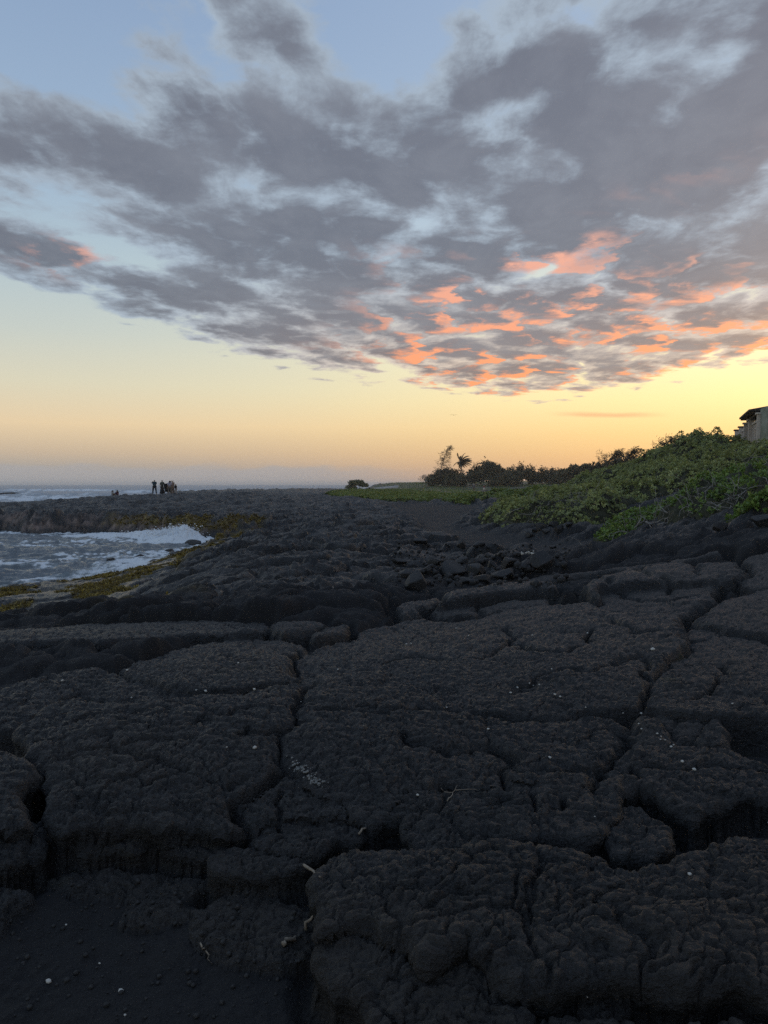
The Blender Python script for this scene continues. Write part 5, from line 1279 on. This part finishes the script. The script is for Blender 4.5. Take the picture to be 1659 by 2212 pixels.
for q in np.arange(1.3, 6.4, .8): HB('rafter', M_SOFF, float(q), .05, ze - .20, ze - .106, .09, .8, rf)
# concrete gable wall nearer the camera
gw = thing('concrete_wall', 'mossy grey concrete end wall of the building at the right edge', 'wall', (19.36, 39.0, 3.6))
gb = Bag(); X1 = 7.0
gb.V = [(0, 0, -.6), (X1, -1, -.6), (X1, -1, 7.0), (.55, -.08, 3.78), (0, 0, 3.58), (.1, .9, -.6), (X1 + .1, -.1, -.6), (X1 + .1, -.1, 7.0), (.65, .82, 3.78), (.1, .9, 3.58)]
gb.F = [(0, 1, 2, 3, 4), (9, 8, 7, 6, 5), (0, 4, 9, 5), (4, 3, 8, 9), (3, 2, 7, 8), (1, 6, 7, 2), (0, 5, 6, 1)]
gb.link('wall', M_CONC, gw, False)
boxm(Bag(), .235, -.05, 2.52, .14, .06, .34).link('vent', M_ROOF, gw, False)

# ------------------------------------------------------------------ loose boulders
def boulder_mesh(seed, cuts=15):
    rg = np.random.default_rng(seed)
    bm = bmesh.new(); bmesh.ops.create_icosphere(bm, subdivisions=4, radius=1.0)
    v_ = np.array([tuple(p.co) for p in bm.verts])
    for _ in range(cuts):
        n = rg.normal(size=3); n /= np.linalg.norm(n); d = rg.uniform(.46, .76); t = v_ @ n - d
        v_ = v_ - np.clip(t, 0, None)[:, None] * n * .92
    v_ = v_ * (1 + .05 * fbm(v_[:, 0] * 3 + v_[:, 2] * 2, v_[:, 1] * 3 + v_[:, 2], 4, seed)[:, None] + .02 * fbm(v_[:, 0] * 9, v_[:, 1] * 9 + v_[:, 2] * 8, 3, seed + 1)[:, None])
    for p, q in zip(bm.verts, v_): p.co = q
    me = bpy.data.meshes.new('boulder'); bm.to_mesh(me); bm.free()
    me.polygons.foreach_set('use_smooth', [True] * len(me.polygons)); me.materials.append(M_ROCK)
    return me
M_ROCK, b, o = newmat('boulder_lava')
g = geo(); n1 = noise(g, 4, 5, .6); n2 = noise(g, 34, 4, .6)
E.put(b, 'Base Color', cmix(sstep(.3, .7, n1), (.010, .0102, .0104), (.024, .0242, .0245)))
b.inputs['Roughness'].default_value = .68; E.put(b, 'Normal', bump(n2 + n1 * .5, .7, .02))
BM = [boulder_mesh(500 + i) for i in range(7)]
HOL = 'loose boulders in the hollow'
BL = [(999, 1177, 24, 19, 'squared black boulder on the sand behind the hollow'), (1032, 1178, 27, 15, 'low black boulder beside the squared one on the sand'), (912, 1180, 40, 17, 'wide flat black boulder at the left rim of the sand'), (1195, 1182, 17, 8, 'small flat stone alone on the black sand'),
      (1104, 1215, 42, 25, None), (1064, 1220, 25, 20, None), (1137, 1226, 40, 25, None), (1180, 1214, 55, 40, 'largest black boulder in the hollow with white coral on top'), (1167, 1235, 20, 10, None), (1030, 1230, 50, 40, None), (970, 1247, 30, 28, 'rounded egg like boulder at the front of the hollow'), (975, 1232, 60, 28, None),
      (1045, 1252, 42, 17, None), (1010, 1260, 35, 15, None), (905, 1262, 55, 40, None), (1095, 1240, 55, 20, None), (880, 1240, 40, 26, None), (1085, 1196, 22, 12, None), (940, 1212, 36, 18, None), (1000, 1210, 30, 16, None), (860, 1215, 34, 16, None), (925, 1236, 26, 16, None), (1060, 1240, 18, 12, None), (1120, 1200, 20, 10, None), (990, 1262, 20, 12, None),
      (1170, 1137, 25, 17, 'S'), (1197, 1135, 25, 14, 'S'), (1182, 1147, 20, 12, 'S'), (1210, 1147, 24, 18, 'S'), (1145, 1157, 20, 14, 'S'), (1230, 1142, 20, 12, 'S'), (1157, 1146, 16, 10, 'S'),
      (1650, 1125, 40, 30, 'black boulder behind the small bright leafy clump'), (1560, 1135, 36, 18, 'black rock jutting from the upper slope right of the creeping shrub')]
HL = {(1104, 1215): 'upright black boulder just left of the two biggest in the hollow', (1064, 1220): 'small rounded grey black boulder in the middle of the hollow', (1137, 1226): 'sloping black boulder touching the left side of the largest one', (1167, 1235): 'small dark stone at the front foot of the largest boulder', (1030, 1230): 'tall blocky black boulder near the centre of the hollow', (975, 1232): 'long dark boulder lying behind the egg like one', (1045, 1252): 'flat dark boulder at the front centre of the hollow', (1010, 1260): 'low dark slab stone in front of the tall blocky boulder', (905, 1262): 'big angular black boulder at the left front of the hollow', (1095, 1240): 'wide low black boulder in front of the upright one', (880, 1240): 'angular dark boulder at the far left of the hollow', (1085, 1196): 'small black stone on the sand just behind the hollow', (940, 1212): 'dark boulder at the back left of the hollow below the flat one', (1000, 1210): 'low black boulder at the back of the hollow below the squared one', (860, 1215): 'broad dark rock left behind the rest of the hollow boulders', (925, 1236): 'small dark boulder between the two leftmost big ones', (1060, 1240): 'little dark stone under the small rounded boulder', (1120, 1200): 'small flat stone on the sand behind the sloping boulder', (990, 1262): 'little dark stone beside the egg like boulder'}
rg = np.random.default_rng(9)
for i, (px, py, w, h, lab) in enumerate(BL):
    p = on_ground(px, py + h * .42); s_m = p.y / FPX
    gname = HOL
    if lab == 'S': lab, gname = 'dark boulder in the low pile under the edge of the hill shrub', 'boulders piled under the hill shrub'
    elif lab is None: lab = HL[(px, py)]
    ob = thing('boulder', lab, 'boulder', (p.x, p.y + w * s_m * .3, p.z + h * s_m * .30), BM[i % 7], gname, rg.uniform(0, 6.28))
    ob.scale = (w * s_m * .62, w * s_m * .55, h * s_m * .72); ob.rotation_euler[0] = rg.normal(0, .15)
pts = []; sz2 = []
for _ in range(300):
    a = rg.uniform(850, 1230); b_ = rg.uniform(1175, 1268); p = on_ground(a, b_); s_m = rg.uniform(.015, .07) * (rg.random() ** .5 + .3); pts.append((p.x, p.y, p.z + s_m * .2)); sz2.append(s_m)
link('rubble', scatter_mesh('rubble', pts, sz2, M_ROCK), kind='stuff', label='small dark rubble packed between the boulders of the hollow', category='rubble')
SHR = [(365, 1190, 34, 12, 'low wet rock awash at the edge of the cove'), (238, 1209, 30, 9, 'small wet rock showing in the foam of the cove'), (275, 1221, 40, 14, 'dark wet rock in the wash beside the seaweed ledge'), (420, 1172, 44, 22, 'dark square rock at the inner end of the cove'), (300, 1203, 26, 8, 'thin wet rock barely above the wash')]
for i, (px, py, w, h, lab) in enumerate(SHR):
    p = at_z(px, py + h * .3, 0.0); s_m = p.y / FPX
    ob = thing('shore_rock', lab, 'rock', (p.x, p.y, .02), BM[(i + 3) % 7], 'wet rocks along the cove', rg.uniform(0, 6.28)); ob.scale = (w * s_m * .6, w * s_m * .5, h * s_m * .9)
for px, py, w, h, Y, lab in [(25, 1066, 70, 9, 228, 'long low dark rock in the surf at the left edge'), (300, 1070, 60, 7, 118, 'low dark reef rock in the water behind the sitting pair')]:
    p = gp(px, Y); ob = thing('sea_rock', lab, 'rock', (p.x, Y, .15), BM[2 if w == 70 else 4], None, .2); ob.scale = (w * sc(Y) * .6, 2.0, 1.35 if w == 70 else 1.0)

# ------------------------------------------------------------------ small things on the rock
M_CORAL = simple('white_coral', (.55, .54, .49), .85, .45, 45)
def pebble(seed):
    rg = np.random.default_rng(seed); v_ = IV * (1 + rg.normal(0, .13, (len(IV), 1))); return mesh_np('coral_pebble', v_, IF, M_CORAL)
PM = [pebble(s) for s in range(5)]
PEB = [(515, 1434, 6), (284, 1508, 5), (424, 1492, 6), (445, 1494, 9), (550, 1617, 11), (490, 1615, 5), (135, 1472, 7), (275, 1452, 6), (550, 1490, 8), (730, 1451, 5), (650, 1517, 4),
       (878, 1392, 5), (888, 1391, 5), (985, 1360, 4), (1012, 1374, 4), (1269, 1369, 5), (1410, 1404, 11), (1150, 1374, 5), (1118, 1486, 7), (1144, 1483, 5), (1152, 1482, 5), (1165, 1481, 5), (1103, 1498, 7), (1199, 1506, 7), (1210, 1506, 6), (1192, 1446, 5), (965, 1530, 5), (1582, 1523, 6), (1265, 1533, 5),
       (1385, 1545, 8), (1346, 1542, 4), (1380, 1565, 5), (1386, 1576, 5), (1420, 1588, 6), (1428, 1592, 4), (1437, 1600, 4), (1450, 1614, 7), (1453, 1596, 5), (1455, 1612, 5), (1474, 1648, 8), (1500, 1664, 10), (1427, 1600, 4), (1055, 1578, 7), (1188, 1640, 9), (902, 1721, 8),
       (1490, 1890, 9), (1074, 2092, 12), (105, 2122, 14), (260, 2144, 15), (215, 2082, 6), (143, 1999, 5), (270, 2195, 6), (1268, 2167, 4), (1285, 1765, 4), (1660, 1804, 6), (725, 2155, 8)]
for i, (px, py, d_) in enumerate(PEB):
    p = on_ground(px, py); s_m = p.length / FPX
    zone = ('on the black sand at the lower left' if px < 300 and py > 1950 else 'on the big left plate' if px < 600 else 'in the trail across the cracked right plate' if px > 1330 and 1530 < py < 1700 else
            'on the wide plate in the middle distance' if py < 1420 else 'on the centre plates' if py < 1760 else 'on the big front plate')
    ob = thing('coral_pebble', 'small white coral pebble ' + zone, 'pebble', (p.x, p.y, p.z + d_ * s_m * .12), PM[i % 5], 'white coral pebbles on the lava', rg.uniform(0, 6.28))
    r_ = d_ * s_m * .46; ob.scale = (r_, r_ * rg.uniform(.7, 1), r_ * .7)
# grit on the black sand
pts = []; sz2 = []
for _ in range(420):
    p = on_ground(rg.uniform(10, 660), rg.uniform(1900, 2205)); s_m = .0025 + .012 * rg.random() ** 4; pts.append((p.x, p.y, p.z + s_m * .3)); sz2.append(s_m)
link('grit', scatter_mesh('grit', pts, sz2, M_ROCK), kind='stuff', label='dark grit strewn over the black sand pocket', category='grit')
# coral sand caught in a crack
pts = []; sz2 = []
for _ in range(120):
    t = rg.random(); a = Vector((625, 1650, 0)).lerp(Vector((690, 1695, 0)), t); p = on_ground(a.x + rg.normal(0, 8), a.y + rg.normal(0, 6)); pts.append((p.x, p.y, p.z + .003)); sz2.append(rg.uniform(.003, .009))
link('coral_gravel', scatter_mesh('coral_gravel', pts, sz2, simple('grey_coral', (.22, .225, .215), .85)), kind='stuff', label='pale coral gravel caught in the crack between plates', category='gravel')
big = on_ground(1628, 1803)
cb2 = Bag()
for q in range(3):
    a = Vector((rg.normal(0, .006), rg.normal(0, .006), .004)); cb2.add(tube([a + Vector((-.02 + q * .012, 0, 0)), a + Vector((0, .006 * q, .012)), a + Vector((.026, .004 * q, .008))], [.006, .009, .005], 5))
thing('coral_branch', 'white branching coral piece on the rock at the right edge', 'coral', big + Vector((0, 0, .006)), cb2.mesh('coral_branch', M_CORAL))
tp8 = on_ground(1168, 1200, .55); cb3 = Bag()
for q in range(12):
    a = Vector((rg.normal(0, .07), rg.normal(0, .05), abs(rg.normal(0, .02)))); cb3.add(((IV * (1 + rg.normal(0, .25, (len(IV), 1))) * rg.uniform(.010, .024) + np.array(a)), [tuple(f) for f in IF]))
pz = [o2 for o2 in bpy.data.objects if o2.get('label', '').startswith('largest black boulder')][0]
thing('coral_heap', 'heap of white coral rubble on the largest boulder in the hollow', 'coral', pz.location + Vector((-.30, -.12, pz.scale.z * .72)), cb3.mesh('coral_heap', M_CORAL))
M_DRIFT = simple('driftwood', (.25, .21, .16), .8, .35, 30, bmp=.003)
def stick(label, ends, r_, kinks=5, seed=1, lift=.012, fork=False, name='driftwood'):
    rg = np.random.default_rng(seed); a, b_ = on_ground(*ends[0]), on_ground(*ends[1])
    path = [];
    for i in range(kinks + 1):
        t = i / kinks; p = a.lerp(b_, t); p += Vector(rg.normal(0, .006, 3)) * (0 if i in (0, kinks) else 1); p.z = max(p.z, float(gz(p.x, p.y)[0])) + lift; path.append(p - a)
    bag = Bag().add(tube(path, [r_ * (.75 + .4 * math.sin(3 * i / kinks + 1)) for i in range(kinks + 1)], 7))
    if fork: bag.add(tube([path[kinks // 2], path[kinks // 2] + (path[-1] - path[kinks // 2]) * .6 + Vector((.02, .01, .015))], [r_ * .6, r_ * .25], 5))
    return thing(name, label, 'driftwood', a, bag.mesh(name, M_DRIFT))
stick('short peeled stick wedged in the crack beside the big front plate', [(656, 1885), (692, 1908)], .0062, seed=1, lift=.02)
stick('splintered upright driftwood sliver leaning by the front plate', [(661, 2017), (690, 1972)], .006, seed=2, lift=.012, fork=True)
stick('broken chunk of pale driftwood lying on the black sand', [(611, 2046), (639, 2034)], .011, seed=3)
stick('thin curled rootlet lying on the open black sand', [(433, 2048), (458, 2088)], .0035, 9, 4, .004)
stick('thin twig sticking out of the rubble left of the front plate', [(775, 1810), (792, 1790)], .005, 4, 5, .01)
# forked white rootlet on the long ridge
ra = on_ground(966, 1735); rtb = Bag()
def wig(p, d, L, n, r_):
    path = [Vector(p)]; d = Vector(d)
    for i in range(n):
        d = (d + Vector(rg.normal(0, .42, 3)) * Vector((1, 1, .3))).normalized(); q = path[-1] + d * L / n
        w2 = ra + q; q.z = max(q.z, float(gz(w2.x, w2.y)[0]) - ra.z + .006); path.append(q)
    rtb.add(tube(path, [r_ * (1 - .6 * i / n) for i in range(n + 1)], 4)); return path
pth = wig((0, 0, .008), (.1, 1, 0), .16, 8, .0032); wig(pth[4], (-.8, .6, 0), .09, 6, .0022); wig(pth[6], (1, .5, 0), .14, 8, .0024)
thing('rootlet', 'pale forked rootlet lying on the long rounded ridge of lava', 'root', ra, rtb.mesh('rootlet', M_DRIFT))
# a bird far off
bd_ = at_y(980, 897, 120); bb = Bag()
for sg in (-1, 1):
    o_ = len(bb.V); bb.V += [(0, .06, 0), (0, -.06, 0), (sg * .28, .0, .10), (sg * .26, .07, .10), (sg * .55, -.06, .04)]; bb.F += [(o_, o_ + 1, o_ + 2, o_ + 3), (o_ + 3, o_ + 2, o_ + 4)]
bd = thing('bird', 'tiny dark bird flying above the far trees', 'bird', bd_, bb.mesh('bird', k_black)); Bag().add(tube([(0, .16, 0), (0, .05, .02), (0, -.10, .01), (0, -.20, .0)], [.015, .05, .045, .012], 6)).link('body', k_black, bd)
bd.modifiers.new('thick', 'SOLIDIFY').thickness = .015
print('TT things', round(time.time() - T0, 1))


# ------------------------------------------------------------------ salt haze over the whole shore
hm = bpy.data.materials.new('salt_haze'); hm.use_nodes = True; nt = hm.node_tree
for n in list(nt.nodes): nt.nodes.remove(n)
pv = nt.nodes.new('ShaderNodeVolumePrincipled'); pv.inputs['Color'].default_value = (1, .985, .96, 1); pv.inputs['Density'].default_value = .0003; pv.inputs['Anisotropy'].default_value = .55
ho = nt.nodes.new('ShaderNodeOutputMaterial'); nt.links.new(pv.outputs[0], ho.inputs['Volume'])
hbx = boxm(Bag(), 0, 0, 0, 18600, 18600, 23.5)
ho_ = link('haze', hbx.mesh('haze', hm, False), None, (0, 0, 16.2 - 11.75), kind='stuff', label='thin warm salt haze over the whole shore', category='haze')
